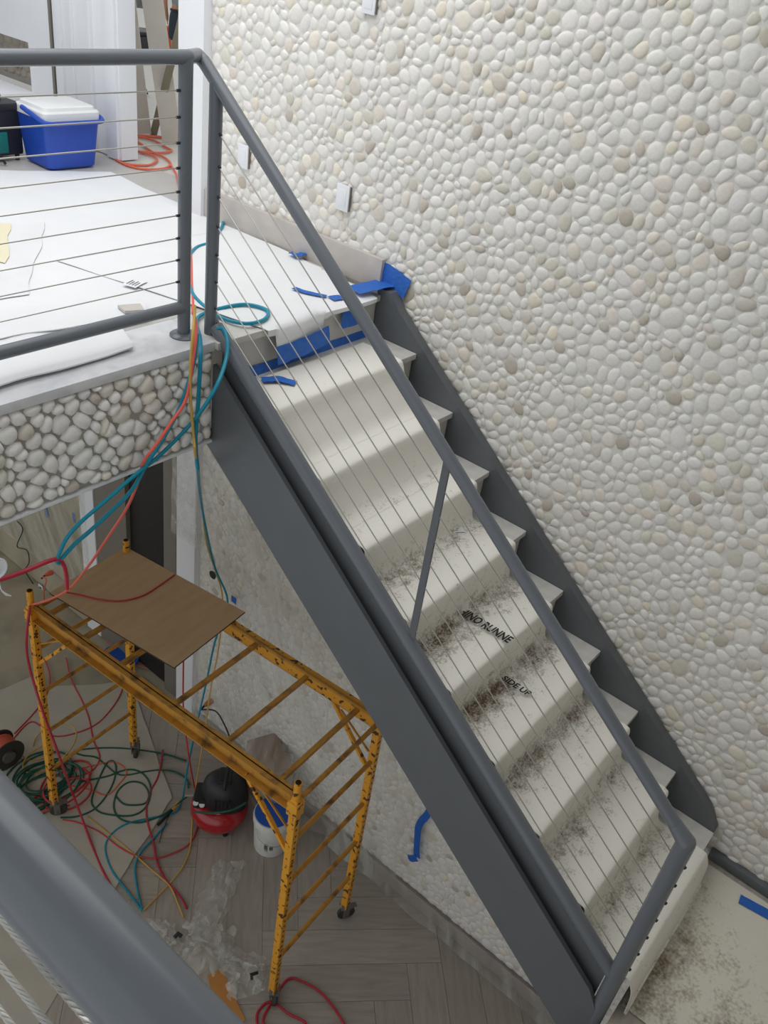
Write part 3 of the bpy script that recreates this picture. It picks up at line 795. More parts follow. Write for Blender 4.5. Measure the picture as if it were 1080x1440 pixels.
def leaflet(c, rz, w_, h_, z, label, m=None):
    t = thing('paper_slip', label, 'paper', (c[0], c[1], z), rz)
    MB().grid(lambda s, q: ((s-.5)*w_, (q-.5)*h_, 0.004 + 0.003*math.sin(s*3)), 6, 4, 0.001).build('sheet', m or M['white'], t, local=True)
    for k in range(4):
        MB().box((-w_*.4, -h_*.35 + k*h_*.2, 0.0085), (w_*(0.05 + .1*(k % 2)), -h_*.35 + k*h_*.2 + h_*.05, 0.0092)).build('print_line', M['galv'], t, local=True, smooth=False)
    return t
c = on_z(190, 399, TOP + .012); leaflet(c, 0.35, 0.10, 0.07, TOP + 0.012, 'small printed slip lying on the white sheet behind the railing')
c = on_z(641, 744, NOSE_Z[3] + 0.012); leaflet(c, -0.6, 0.075, 0.06, NOSE_Z[3] + 0.010, 'small white packet lying on the stair runner next to the spacer bar')
sheet('card', [tuple(on_z(u, v, TOP + 0.012).xy) for u, v in ((-30, 362), (9, 371), (14, 315), (-30, 312))], TOP + 0.012, M['cream'], 'cream card lying on the paper sheet behind the railing', 'card', 0.002, 6, 6, seed=3)
sheet('tile_offcut', [(2.13, 2.93), (2.20, 2.90), (2.23, 2.96), (2.15, 2.99)], TOP + 0.032, M['bbtile'], 'beige tile offcut on the cloth by the landing post', 'tile', 0.0, 2, 2, 0.012)
# cooler
def cooler():
    t = thing('cooler_box', 'blue plastic cooler box with white lid and blue carrying handle', 'cooler', (3.29, 5.12, TOP + 0.006), -0.03)
    b = MB(); prof = [(0.0, 0.150, 0.130), (0.012, 0.163, 0.143), (0.26, 0.186, 0.166), (0.285, 0.190, 0.170)]
    def ring(hx, hy, z, r=0.035, n=5):
        out = []
        for cx_, cy_, a0 in ((hx-r, hy-r, 0), (-hx+r, hy-r, PI/2), (-hx+r, -hy+r, PI), (hx-r, -hy+r, 1.5*PI)):
            for k in range(n + 1): a = a0 + PI/2*k/n; out.append((cx_ + r*math.cos(a), cy_ + r*math.sin(a), z))
        return out
    def loft(rs, m, name):
        mb = MB(); n = len(rs[0])
        for r in rs: mb.v += [Vector(p) for p in r]
        for i in range(len(rs)-1): mb.f += [[i*n+q, i*n+(q+1) % n, (i+1)*n+(q+1) % n, (i+1)*n+q] for q in range(n)]
        mb.f += [list(range(n))[::-1], [(len(rs)-1)*n + q for q in range(n)]]; mb.m = [0]*len(mb.f)
        return mb.build(name, m, t, local=True, angle=35)
    loft([ring(hx, hy, z) for z, hx, hy in prof], M['blue'], 'body')
    loft([ring(0.192, 0.172, 0.285), ring(0.192, 0.172, 0.325), ring(0.186, 0.166, 0.333)], M['lid'], 'lid_collar')
    loft([ring(0.176, 0.15, 0.333), ring(0.172, 0.146, 0.352), ring(0.165, 0.14, 0.356)], M['lid'], 'lid')
    h = MB()
    h.tube(smooth_path([(-0.203, 0.05, 0.325), (-0.204, -0.06, 0.305), (-0.20, -0.16, 0.285), (-0.16, -0.196, 0.278), (0.0, -0.200, 0.277), (0.16, -0.196, 0.278), (0.20, -0.16, 0.285), (0.204, -0.06, 0.305), (0.203, 0.05, 0.325)], 5), 0.014, 8)
    h.build('handle', M['blue'], t, local=True)
cooler()
# black and teal tool tote beside it
t = thing('tool_tote', 'black nylon tool tote with teal panels standing beside the cooler', 'bag', (2.955, 5.36, TOP + 0.006), 0.05)
MB().box((-0.17, -0.11, 0.03), (0.17, 0.11, 0.30), 0.02).build('body', M['blackpl'], t, local=True)
MB().box((-0.16, -0.118, 0.05), (0.06, -0.108, 0.17), 0.004).build('front_pocket', M['tealpl'], t, local=True)
MB().box((0.165, -0.08, 0.06), (0.178, 0.08, 0.24), 0.004).build('side_panel', M['tealpl'], t, local=True)
MB().box((-0.175, -0.118, 0.285), (0.175, 0.118, 0.33), 0.01).build('lid', M['blackpl'], t, local=True)
MB().tube(smooth_path([(-0.1, 0, 0.33), (-0.08, 0, 0.38), (0.08, 0, 0.38), (0.1, 0, 0.33)]), 0.012, 8).build('handle', M['blackpl'], t, local=True)
for sx in (-0.13, 0.13):
    for sy in (-0.09, 0.09): MB().cyl((sx, sy, 0), (sx, sy, 0.035), 0.014, 8).build('foot', M['blackrub'], t, local=True)
t = MB().tube(smooth_path([on_z(-2, 226, TOP + 0.03), on_z(4, 226, TOP + 0.03), on_z(8, 231, TOP + 0.012)]), 0.008, 6).build('strap_clip', M['blackrub'])
tag(t, 'black strap clip lying in front of the tool tote', 'strap')

# wall plates on the pebble wall
def plate(u, v, wy_, hz, label, tilt=0.0):
    c = on_x(u, v, WX - 0.02)
    t = thing('wall_plate', label, 'wall plate', (WX - 0.017, c.y, c.z))
    MB().box((-0.008, -wy_/2, -hz/2), (0.0, wy_/2, hz/2), 0.002).build('cover', M['white'], t, local=True)
    MB().box((-0.0095, -wy_*0.30, -hz*0.33), (-0.007, wy_*0.30, hz*0.33), 0.001).build('insert', M['white'], t, local=True)
    MB().box((-0.001, -wy_/2 - 0.002, -hz/2 + 0.004), (0.012, wy_/2 - 0.003, hz/2 - 0.004)).build('back_box', M['doorgrey'], t, local=True, smooth=False)
plate(482, 278, 0.082, 0.125, 'white blank wall plate on the pebbles above the top of the stair')
plate(342, 220, 0.075, 0.120, 'white wall plate on the pebbles beside the white post')
plate(520, -2, 0.075, 0.120, 'white wall plate set high on the pebble wall')

# ================================================================== SCAFFOLD
SL = thing('rolling_scaffold', 'yellow steel rolling scaffold with chipped paint under the stair', 'scaffold', (2.525, 2.855, 0.0), math.radians(4.0))
HX, HY = 0.365, 1.05
for sx in (-1, 1):
    for sy in (-1, 1):
        x, y = sx * HX, sy * HY
        lg = MB(); lg.mi = 0; lg.box((x - 0.0225, y - 0.0225, 0.165), (x + 0.0225, y + 0.0225, 2.02), 0.003)
        lg.mi = 1
        for k in range(34):
            z = 0.22 + k * 0.052
            for s2 in (-1, 1): lg.cyl((x, y + s2 * 0.0222, z), (x, y + s2 * 0.0232, z), 0.0075, 8)  # dark discs on solid faces, shade of the punched holes as colour
        lo_ = lg.build('leg', [M['scaff'], M['holeshade']], SL, local=True)
        MB().tube([(x, y, 2.0), (x, y, 2.14)], 0.021, 12).build('coupling_pin', M['scaff'], lo_, local=True)
        MB().cyl((x, y, 2.1405), (x, y, 2.142), 0.016, 12).build('bore_shade', M['holeshade'], lo_, local=True)  # dark disc on the solid pin end, colour for its shaded inside
        MB().box((x - 0.033, y - 0.033, 1.90), (x + 0.033, y + 0.033, 2.0), 0.004).build('bracket', M['scaff'], lo_, local=True)
        # caster
        cz = 0.062; off = 0.03
        wl_ = MB().lathe([(0.001, -0.017), (0.045, -0.017), (0.062, -0.011), (0.062, 0.011), (0.045, 0.017), (0.001, 0.017)], (0, 0, 0), 22)
        wl_.xf(Matrix.Translation((x + off, y, cz)) @ Matrix.Rotation(0.6 * sx * sy, 4, 'Z') @ Matrix.Rotation(PI/2, 4, 'X'))
        cw = wl_.build('caster_wheel', M['caster'], SL, local=True)
        fk = MB()
        for s2 in (-1, 1): fk.box((-0.022, s2 * 0.024 - 0.003, -0.02), (0.022, s2 * 0.024 + 0.003, 0.085), 0.002)
        fk.box((-0.04, -0.03, 0.08), (0.035, 0.03, 0.092), 0.002); fk.cyl((0, -0.032, 0), (0, 0.032, 0), 0.009, 10)
        fk.box((0.02, -0.016, 0.07), (0.075, 0.016, 0.082), 0.002)
        fk.xf(Matrix.Translation((x + off * 0.6, y, cz)) @ Matrix.Rotation(0.6 * sx * sy, 4, 'Z'))
        fk.cyl((x, y, 0.15), (x, y, 0.20), 0.026, 12)
        cw.parent = fk.build('caster_fork', M['galv'], SL, local=True)
for sy in (-1, 1):
    for z in (0.52, 0.90, 1.28, 1.66, 1.985):
        MB().cyl((-HX + 0.02, sy * HY, z), (HX - 0.02, sy * HY, z), 0.0145, 10).build('rung', M['scaff2'], SL, local=True)
for sx in (-1, 1):
    x = sx * HX
    r_ = MB()                              # channel open to the outside
    r_.box((x - sx * 0.018, -HY + 0.03, 1.925), (x - sx * 0.012, HY - 0.03, 2.03))
    r_.box((x - sx * 0.018, -HY + 0.03, 2.024), (x + sx * 0.016, HY - 0.03, 2.03)); r_.box((x - sx * 0.018, -HY + 0.03, 1.925), (x + sx * 0.026, HY - 0.03, 1.932))
    r_.build('side_rail', M['scaff2'] if sx < 0 else M['scaff'], SL, local=True, smooth=False)
    MB().box((x - sx * 0.034, -HY + 0.05, 2.018), (x - sx * 0.019, HY - 0.05, 2.036)).build('platform_ledge', M['scaff2'], SL, local=True, smooth=False)
    for sy in (-1, 1):
        MB().bar((x, sy * (HY - 0.02), 1.56), (x + sx * 0.0, sy * (HY - 0.34), 1.93), 0.022, 0.022, (1, 0, 0)).build('diagonal_brace', M['scaff'], SL, local=True, smooth=False)
        MB().bar((x - sx * 0.012, sy * (HY - 0.03), 1.72), (x - sx * 0.012, sy * (HY - 0.26), 1.90), 0.010, 0.010, (1, 0, 0)).build('latch_rod', M['scaff2'], SL, local=True, smooth=False)
for y in (-0.91, -0.535, -0.14, 0.30, 0.62, 0.93):
    MB().bar((-HX + 0.03, y, 2.005), (HX - 0.03, y, 2.005), 0.026, 0.026).build('crossbar', M['scaff2'], SL, local=True, smooth=False)
# hardboard sheet on top
bd = thing('hardboard_panel', 'brown hardboard panel lying on top of the yellow scaffold', 'board', (2.60, 3.425, 2.038), math.radians(8.0))
MB().box((-0.315, -0.505, 0.0), (0.315, 0.505, 0.011)).build('panel', M['ply'], bd, local=True, smooth=False)
MB().box((-0.317, -0.507, 0.001), (0.317, 0.507, 0.0095)).build('raw_edge', M['plyedge'], bd, local=True, smooth=False)

# ================================================================== UNDER THE STAIR
c0 = Vector((2.905, 3.03, 0.0))
cp = thing('air_compressor', 'red pancake air compressor with black motor shroud and two gauges', 'air compressor', c0, -0.88)
MB().lathe([(0.001, 0.05), (0.12, 0.052), (0.185, 0.08), (0.212, 0.14), (0.205, 0.21), (0.16, 0.255), (0.06, 0.275), (0.001, 0.278)], (0, 0, 0), 40).build('tank', M['comp'], cp, local=True)
sh = MB().lathe([(0.001, 0.215), (0.160, 0.215), (0.164, 0.25), (0.156, 0.35), (0.138, 0.425), (0.100, 0.475), (0.05, 0.497), (0.001, 0.50)], n=32)
sh.xf(Matrix.Translation((0.03, 0.01, 0)) @ Matrix.Diagonal((1.08, 0.92, 1, 1)))
sh.box((-0.02, -0.06, 0.42), (0.08, 0.08, 0.512), 0.02)
so = sh.build('shroud', M['blackpl'], cp, local=True)
pn = MB().box((-0.185, -0.10, 0.235), (-0.06, 0.07, 0.335), 0.025).build('control_panel', M['blackpl'], cp, local=True)
for q, zq in ((-0.160, 0.318), (-0.115, 0.305)):
    gm = MB().lathe([(0.001, 0), (0.020, 0), (0.020, 0.006), (0.001, 0.0065)], n=18); gm.xf(Matrix.Translation((q, -0.098 if q < -0.13 else -0.10, zq - 0.012)) @ Matrix.Rotation(0.9, 4, 'X'))
    gm.build('gauge', M['gauge'], pn, local=True)
MB().tube(smooth_path([(-0.16, -0.14, 0.26), (-0.05, -0.17, 0.30), (0.10, -0.16, 0.34), (0.2, -0.10, 0.36)]), 0.008, 8).build('guard_bar', M['green'], cp, local=True)
MB().tube(smooth_path([(0.04, -0.09, 0.46), (0.04, -0.06, 0.51), (0.04, 0.08, 0.51), (0.04, 0.11, 0.46)]), 0.012, 8).build('carry_handle', M['blackpl'], cp, local=True)
for k in range(5): MB().box((-0.02 + k * 0.025, -0.139, 0.29), (-0.012 + k * 0.025, -0.110, 0.39)).build('vent_slot', M['darkmetal'], so, local=True, smooth=False)
for a in (0.4, 2.0, 3.6, 5.2): MB().cyl((0.14 * math.cos(a), 0.14 * math.sin(a), 0), (0.13 * math.cos(a), 0.13 * math.sin(a), 0.075), 0.02, 8).build('rubber_foot', M['blackrub'], cp, local=True)
MB().tube([(-0.19, -0.02, 0.29), (-0.25, -0.03, 0.29)], 0.010, 8).build('air_coupling', M['cable'], cp, local=True)

bk = thing('plastic_bucket', 'white plastic bucket with a blue lid beside the compressor', 'bucket', (3.035, 2.615, 0))
MB().lathe([(0.001, 0), (0.118, 0), (0.122, 0.01), (0.136, 0.30), (0.142, 0.30), (0.143, 0.335), (0.138, 0.36), (0.001, 0.36)], n=36).build('pail', M['bucket'], bk, local=True); pail = COL.objects[-1]
MB().lathe([(0.001, 0.36), (0.128, 0.36), (0.132, 0.366), (0.118, 0.372), (0.001, 0.368)], n=36).build('lid', M['bluelid'], bk, local=True)
MB().tube(smooth_path([(-0.145, 0.02, 0.29), (-0.155, -0.04, 0.22), (-0.10, -0.125, 0.185), (0.0, -0.155, 0.18), (0.10, -0.125, 0.20), (0.146, -0.02, 0.29)]), 0.0035, 6).build('wire_bail', M['cable'], pail, local=True)
for a0, zc, s_ in ((-2.75, 0.13, 0.05), (-2.45, 0.12, 0.028)):
    lm = MB()
    for k in range(6):
        a = a0 + 0.035 * k; p = Vector((0.1275 * math.cos(a), 0.1275 * math.sin(a), zc)); nrm_ = Vector((math.cos(a), math.sin(a), 0)); tg = Vector((-math.sin(a), math.cos(a), 0))
        hh = s_ * (0.6 + 0.5 * ((k * 7) % 3) / 2)
        lm.add([p - tg*.0015 - Vector((0,0,hh)), p + tg*.0015 - Vector((0,0,hh)), p + tg*.0015 + Vector((0,0,hh)) + nrm_*.002, p - tg*.0015 + Vector((0,0,hh)) + nrm_*.002], [(0,1,2,3)])
    lm.build('printed_label', M['darkmetal'], pail, local=True, smooth=False)

bx = thing('cardboard_box', 'brown cardboard box under clear plastic behind the compressor and bucket', 'box', (3.275, 2.91, 0), -0.41)
MB().box((-0.115, -0.175, 0.0), (0.115, 0.175, 0.54)).build('carton', M['carton'], bx, local=True, smooth=False)
for s2 in (-1, 1): MB().bar((s2 * 0.058, -0.172, 0.544), (s2 * 0.058, 0.172, 0.544), 0.110, 0.004).build('flap', M['carton'], bx, local=True, smooth=False)

def drape(s, t):
    """sheet of film hung on the pebble wall, gathered over the box and trailing on the floor"""
    y = 3.86 - s * 2.15
    h = (1 - t)
    top = min(3.05, nose_line(y) - 0.42)
    z = 0.03 + (top - 0.03) * h
    x = 3.392 - 0.010 * (noise.noise((y * 6 + z * 2.0, z * 0.9, 3)) + 1) - 0.016 * abs(noise.noise((y * 9 - z * 5, z * 1.5, 7)))
    low = max(0, min(1, (0.82 - z) / 0.28))
    near = math.exp(-((y - 2.84) / 0.32) ** 4)
    x -= low * (0.31 * near * (0.85 + 0.15 * noise.noise((y * 6, z * 4, 1))) + 0.03)
    return (x, y, z + 0.012 * noise.noise((y * 8, z * 6, 2)))
tag(MB().grid(drape, 70, 70).build('plastic_sheet', M['film'], angle=180), 'clear plastic sheet hung over the pebble wall behind the scaffold', 'plastic sheet')
def skirt(s, t):
    y = 2.35 - s * 2.2
    z = 0.16 * (1 - t) + 0.004; x = 3.392 - 0.012 * (1 + noise.noise((y * 5, z * 12, 1))) - 0.09 * t * t * (0.6 + 0.4 * noise.noise((y * 3, 2, 2)))
    return (x, y, z)
tag(MB().grid(skirt, 50, 10).build('plastic_sheet', M['film'], angle=180), 'strip of clear film trailing along the lower baseboard', 'plastic sheet')
def backfilm(s, t):
    y = 7.9 - s * 2.55; z = 0.35 + 3.0 * (1 - t)
    return (3.462 - 0.012 * (1 + noise.noise((y * 4 + z, z * 1.2, 5))) - 0.012 * abs(noise.noise((y * 7, z * 4, 1))), y, z)
tag(MB().grid(backfilm, 40, 40).build('plastic_sheet', M['film'], angle=180), 'clear plastic sheet covering the bare lower wall under the landing', 'plastic sheet')
def postfilm(s, t):
    y = 4.13 - s * 0.27; z = 1.85 + 1.8 * (1 - t)
    return (3.362 - 0.008 * (1 + noise.noise((y * 9, z * 3, 4))), y + 0.02 * noise.noise((z * 4, s * 2, 1)), z)
tag(MB().grid(postfilm, 10, 30).build('plastic_sheet', M['film2'], angle=180), 'thin plastic film wrapped over the lower white post', 'plastic sheet')
# crumpled plastic on the floor
def crumple(cs, seed, label, amp=0.12, nu=44, nv=30):
    A, B, C, D = [Vector(p) for p in cs]
    def fn(s, t):
        p = (A*(1-s) + B*s)*(1-t) + (D*(1-s) + C*s)*t
        e = min(s, 1-s, t, 1-t) * 4; e = min(1, e)
        r = abs(noise.noise((p.x*5, p.y*5, seed))) + 0.45*abs(noise.noise((p.x*11, p.y*11, seed+3))) + 0.12 * abs(noise.noise((p.x*26, p.y*26, seed+5)))
        return (p.x + 0.05*noise.noise((s*7, t*7, seed)), p.y + 0.05*noise.noise((s*7, t*7, seed+1)), 0.006 + amp * r * (0.25 + 0.75*e))
    return tag(MB().grid(fn, nu, nv).build('plastic_sheet', M['film2'], angle=180), label, 'plastic sheet')
P = lambda u, v: on_z(u, v, 0.01)
crumple([P(305, 1210), P(345, 1212), P(305, 1320), P(262, 1310)], 3, 'long twisted tail of clear plastic on the plank floor', 0.07)
crumple([P(262, 1295), P(330, 1310), P(330, 1365), P(250, 1375)], 6, 'crumpled heap of clear plastic on the floor next to the tan carton', 0.22)
crumple([P(300, 1325), P(372, 1345), P(372, 1395), P(325, 1410)], 9, 'flattened clear plastic bag beside the scaffold caster', 0.12)
crumple([P(205, 1290), P(245, 1300), P(262, 1345), P(225, 1350)], 12, 'small clear plastic scrap on the floor by the yellow hose', 0.06)
q1, q2, q3, q4 = P(292, 1372), P(312, 1362), P(345, 1435), P(310, 1450)
tag(MB().prism([(q1.x, q1.y), (q4.x, q4.y), (q3.x, q3.y), (q2.x, q2.y)], 0.0, 0.012).build('carton_flap', M['carton2'], smooth=False), 'tan cardboard piece lying on the floor under the plastic', 'cardboard')
pp = P(353, 1393)
tag(MB().tube([pp + Vector((0, 0, 0.13)), pp + Vector((0.01, 0.02, 0.15)), pp + Vector((0.05, 0.0, 0.15))], 0.010, 6).build('spring_clip', M['blackrub']), 'small black clip on the flattened plastic bag', 'clip')
pp = P(245, 1322)
tag(MB().tube([pp + Vector((0, 0, 0.03)), pp + Vector((0.03, 0.0, 0.04)), pp + Vector((0.04, -0.03, 0.03))], 0.012, 6).build('spring_clip', M['blackrub']), 'small black clip by the crumpled heap of plastic', 'clip')

# paper on the lower floor
def fl(p): return (p.x, p.y)
sheet('floor_sheet', [(2.78, 3.42), (2.03, 3.115), (1.35, 2.60), (0.40, 2.30)][::-1][0:1] + [(2.03, 3.10), (2.80, 5.2), (0.4, 5.6)], 0.001, M['floorpaper'], 'grey paper sheet covering the lower floor under the coiled hoses', 'floor sheet', 0.003, 26, 26, seed=14)
sheet('floor_sheet', [(1.9, 3.05), (2.78, 3.42), (3.30, 4.6), (2.4, 5.3)], 0.006, M['floorpaper'], 'lighter paper sheet on the lower floor under the scaffold end', 'floor sheet', 0.003, 18, 18, seed=15)

# outlet, plugs and cords at the lower walls
def outlet(u, v, x, label):
    c = on_x(u, v, x); t = thing('wall_outlet', label, 'outlet', (x, c.y, c.z))
    MB().box((-0.006, -0.036, -0.058), (0, 0.036, 0.058), 0.002).build('cover', M['lid'], t, local=True)
    for s2 in (-1, 1): MB().box((-0.008, -0.016, s2*0.024-0.013), (-0.005, 0.016, s2*0.024+0.013), 0.002).build('socket', M['blackpl'], t, local=True)
    return c
outlet(58, 829, 3.45, 'white wall outlet low on the lower back wall')
def plug(u, v, x, m, label):
    c = on_x(u, v, x); t = thing('power_plug', label, 'plug', c)
    MB().lathe([(0.001, -0.03), (0.022, -0.03), (0.026, -0.005), (0.02, 0.03), (0.012, 0.05), (0.001, 0.05)], n=14).xf(Matrix.Rotation(-PI/2, 4, 'Y')).build('body', m, t, local=True)
    MB().tube([(-0.05, 0, 0), (-0.09, 0.0, -0.02)], 0.008, 6).build('cord_relief', M['blackrub'], t, local=True)
    return c
ca = plug(70, 806, 3.42, M['orange'], 'orange plug in the lower back wall outlet')
cb = plug(294, 988, 3.36, M['carton2'], 'brownish orange plug in the wall behind the scaffold')
c = on_x(300, 808, 3.36)
tag(MB().lathe([(0.001, 0), (0.030, 0), (0.034, 0.008), (0.001, 0.010)], n=18).xf(Matrix.Translation(c) @ Matrix.Rotation(-PI/2, 4, 'Y')).build('junction_cover', M['blackpl'], None), 'round black junction cover on the pebble wall by the hoses', 'cover')
hose('extension_cord', [cb + Vector((-0.08, 0, -0.02)), on_x(303, 1000, 3.3), on_x(315, 1018, 3.25), on_x(324, 1040, 3.2), Vector((3.15, 3.1, 0.3)), Vector((3.0, 3.12, 0.12))], 0.006, M['blackrub'], 'black power cord from the orange plug to the compressor', 'cord')
hose('extension_cord', [ca + Vector((-0.08, 0, 0)), on_x(65, 815, 3.35), on_x(62, 830, 3.32), P(60, 850), P(40, 870)], 0.006, M['orange'], 'short orange cord hanging from the lower back wall plug', 'cord')
hose('wire', [on_x(24, 733, 3.44), on_x(32, 745, 3.43), on_x(24, 768, 3.43), on_x(38, 774, 3.43), on_x(41, 790, 3.43), on_x(36, 803, 3.43), on_x(48, 823, 3.43)], 0.005, M['darkmetal'], 'thin dark wire wandering down the lower back wall', 'wire')

# ================================================================== HOSES AND CORDS
Z = lambda u, v, z=0.010: on_z(u, v, z)
Y = lambda u, v, y=2.49: on_y(u, v, y)
g = 'hoses and cords hanging from the landing'
hose('air_hose', [on_z(275, 277, TOP + .012), on_z(290, 275, TOP + .012), on_z(309, 290, TOP + .012), on_z(314, 312, TOP + .012), on_z(300, 338, TOP + .012), on_z(275, 349, TOP + .012), on_z(262, 372, TOP + .012), on_z(268, 405, TOP + .012), on_z(280, 424, TOP + .012), on_z(310, 446, TOP + .012), on_z(345, 455, TOP + .02), on_z(372, 449, TOP + .02), on_z(375, 436, TOP + .02), on_z(345, 428, TOP + .02), on_z(308, 434, TOP + .014), on_z(285, 442, TOP + .014), on_z(276, 452, TOP + .014), Y(281, 475, 2.60), Y(282, 500, 2.50), Y(279, 560, 2.47), Y(275, 620, 2.46), Y(278, 660, 2.46)], 0.0085, M['teal'], 'teal air hose looped on the landing floor and dropping past the stringer', 'hose', g)
hose('air_hose', [Y(300, 478, 2.62), Y(304, 464, 2.58), Y(314, 463, 2.55), Y(320, 480, 2.50), Y(318, 505, 2.46), Y(306, 540, 2.40), Y(285, 575, 2.42), Y(262, 603), Y(225, 640), Y(190, 668), Y(150, 703), Y(115, 733), Y(95, 755), Y(86, 772), Y(80, 788), Y(84, 792)], 0.0085, M['teal'], 'teal air hose curving over the stringer top and stretched along the fascia', 'hose', g)
hose('air_hose', [Y(277, 470, 2.52), Y(274, 500, 2.49), Y(266, 535, 2.48), Y(252, 575), Y(232, 612), Y(205, 655), Y(185, 690), Y(150, 725), Y(125, 748), Y(105, 765), Y(85, 787)], 0.0085, M['teal'], 'second teal air hose of the loop pulled down from the bundle', 'hose', g)
hose('air_hose', [Y(272, 440, 2.60), Y(276, 462, 2.52), Y(272, 500, 2.47), Y(262, 560, 2.465), Y(240, 595, 2.46), Y(222, 622, 2.46), Y(203, 648, 2.48), Y(195, 675, 2.60), Y(178, 715, 2.75), Y(150, 758, 2.95), Y(125, 795, 3.15), Y(97, 828, 3.45), Y(70, 843, 3.65), Y(46, 850, 3.85)], 0.0068, M['coral'], 'coral red hose hanging from the landing to the scaffold corner', 'hose', g)
hose('rope', [Y(274, 430, 2.62), Y(272, 462, 2.50), Y(268, 510, 2.47), Y(268, 560, 2.46), Y(272, 610, 2.46), Y(276, 650, 2.50), on_x(283, 700, 2.95), on_x(290, 760, 3.15), on_x(302, 800, 3.25), on_x(312, 833, 3.28), on_x(312, 870, 3.25), on_x(306, 920, 3.20), on_x(296, 970, 3.12), on_x(289, 1020, 3.02), Z(273, 1125, 0.10), Z(268, 1187), Z(258, 1217), Z(238, 1243), Z(201, 1281)], 0.006, M['yellow'], 'yellow hose hanging past the stringer down to the floor', 'hose', g)
hose('air_hose', [Y(278, 655, 2.47), on_x(282, 700, 2.9), on_x(291, 750, 3.12), on_x(303, 800, 3.24), on_x(319, 838, 3.28), on_x(317, 865, 3.26), on_x(303, 900, 3.2), on_x(290, 960, 3.12), on_x(272, 1040, 2.95), Z(262, 1090, 0.12), Z(256, 1125, 0.02), Z(246, 1143), Z(215, 1150), Z(180, 1158), Z(157, 1173), Z(148, 1193), Z(157, 1223), Z(177, 1250), Z(200, 1281)], 0.0072, M['teal'], 'teal air hose running behind the hardboard and curling on the floor', 'hose', g)
hose('extension_cord', [Y(-30, 822), Y(0, 815), Y(35, 803), Y(75, 787), Y(88, 792), Y(93, 808), Y(94, 828)], 0.009, M['crimson'], 'pinkish red hose tying back the teal loop below the fascia', 'hose', g)
hose('extension_cord', [Z(93, 833, 2.08), Z(110, 836, 2.054), Z(140, 843, 2.054), Z(170, 845, 2.054), Z(200, 838, 2.054), Z(225, 823, 2.054), Z(246, 808, 2.054)], 0.0055, M['red'], 'thin red cord lying across the hardboard panel', 'cord', g)
hose('air_hose', [(2.06, 3.84, 2.06), (1.99, 3.80, 1.85), on_x(42, 940, 2.02), on_x(60, 1000, 2.0), on_x(82, 1060, 1.95), Z(100, 1110, 0.25), Z(115, 1150, 0.06), Z(132, 1195), Z(150, 1235), Z(190, 1300)], 0.0085, M['crimson'], 'crimson hose hanging off the scaffold corner to the floor', 'hose', g)
hose('extension_cord', [on_x(258, 925, 3.05), on_x(258, 1000, 2.98), on_x(265, 1060, 2.85), Z(273, 1105, 0.12), Z(279, 1135, 0.02), Z(277, 1165), Z(266, 1187), Z(243, 1200), Z(217, 1207), Z(190, 1203), Z(166, 1190), Z(140, 1170), Z(110, 1157), Z(88, 1153)], 0.0062, M['red'], 'red cord hanging from the scaffold and sweeping over the paper', 'cord', g)
g2 = 'hoses and cords lying on the lower floor'
hose('air_hose', [Z(229, 1055), Z(223, 1090), Z(210, 1117), Z(206, 1147), Z(216, 1187), Z(220, 1210), Z(233, 1237), Z(253, 1260), Z(263, 1278)], 0.0075, M['crimson'], 'dark red hose running straight over the paper edge', 'hose', g2)
hose('rope', [Z(123, 1148), Z(150, 1170), Z(187, 1200), Z(213, 1223), Z(238, 1245), Z(250, 1270), Z(258, 1290)], 0.006, M['yellow'], 'yellow hose lying across the paper toward the plastic', 'hose', g2)
hose('air_hose', [Z(235, 1158), Z(213, 1182), Z(197, 1200), Z(190, 1220), Z(193, 1250), Z(200, 1281)], 0.0075, M['teal'], 'teal hose joining the black nail gun coupling', 'hose', g2)
hose('air_hose', [Z(268, 1117, .06), Z(255, 1126, .04), Z(238, 1140, .03), Z(220, 1150), Z(195, 1157), Z(170, 1152), Z(160, 1135), Z(166, 1112), Z(182, 1100), Z(200, 1102), Z(209, 1115), Z(206, 1128), Z(195, 1132), Z(175, 1131), Z(163, 1120)], 0.0075, M['green'], 'green hose coiling away from the compressor', 'hose', g2)
hose('air_hose', [Z(85, 1150), Z(110, 1148), Z(135, 1136), Z(155, 1110), Z(163, 1085), Z(160, 1071), Z(150, 1074), Z(138, 1098), Z(129, 1125), Z(135, 1138), Z(150, 1145), Z(185, 1147), Z(205, 1135), Z(212, 1110), Z(205, 1092), Z(190, 1083), Z(172, 1084), Z(150, 1092), Z(110, 1100)], 0.0075, M['green'], 'green hose lying in a wide figure of eight on the paper', 'hose', g2)
hose('air_hose', [Z(265, 1108), Z(262, 1095), Z(245, 1085), Z(225, 1083), Z(205, 1085), Z(170, 1090), Z(148, 1075), Z(135, 1065), Z(115, 1062), Z(105, 1056), Z(140, 1052), Z(180, 1053), Z(230, 1060), Z(262, 1070)], 0.007, M['green'], 'long green hose sweeping behind the rear caster', 'hose', g2)
def tangle(c, r, turns, seed, m, label, squash=0.7, h=0.07, rad=0.0075):
    rn_ = random.Random(seed); pts = []
    N = int(turns * 14); a0 = rn_.uniform(0, 6)
    for i in range(N):
        a = a0 + i * 2 * PI / 14; k = r * (0.62 + 0.38 * math.sin(i * 0.37 + seed) * math.cos(i * 0.11))
        pts.append((c[0] + k * math.cos(a) + 0.07 * math.sin(i * 0.19 + seed), c[1] + k * squash * math.sin(a) + 0.06 * math.cos(i * 0.23), 0.012 + h * (0.5 + 0.5 * math.sin(i * 0.53 + seed)) * (i / N)))
    hose('air_hose', pts, rad, m, label, 'hose', g2, n=6, sub=3)
cc = Z(52, 1110); tangle(cc, 0.36, 7, 1, M['green'], 'green hose heaped in a tangle around the scaffold leg')
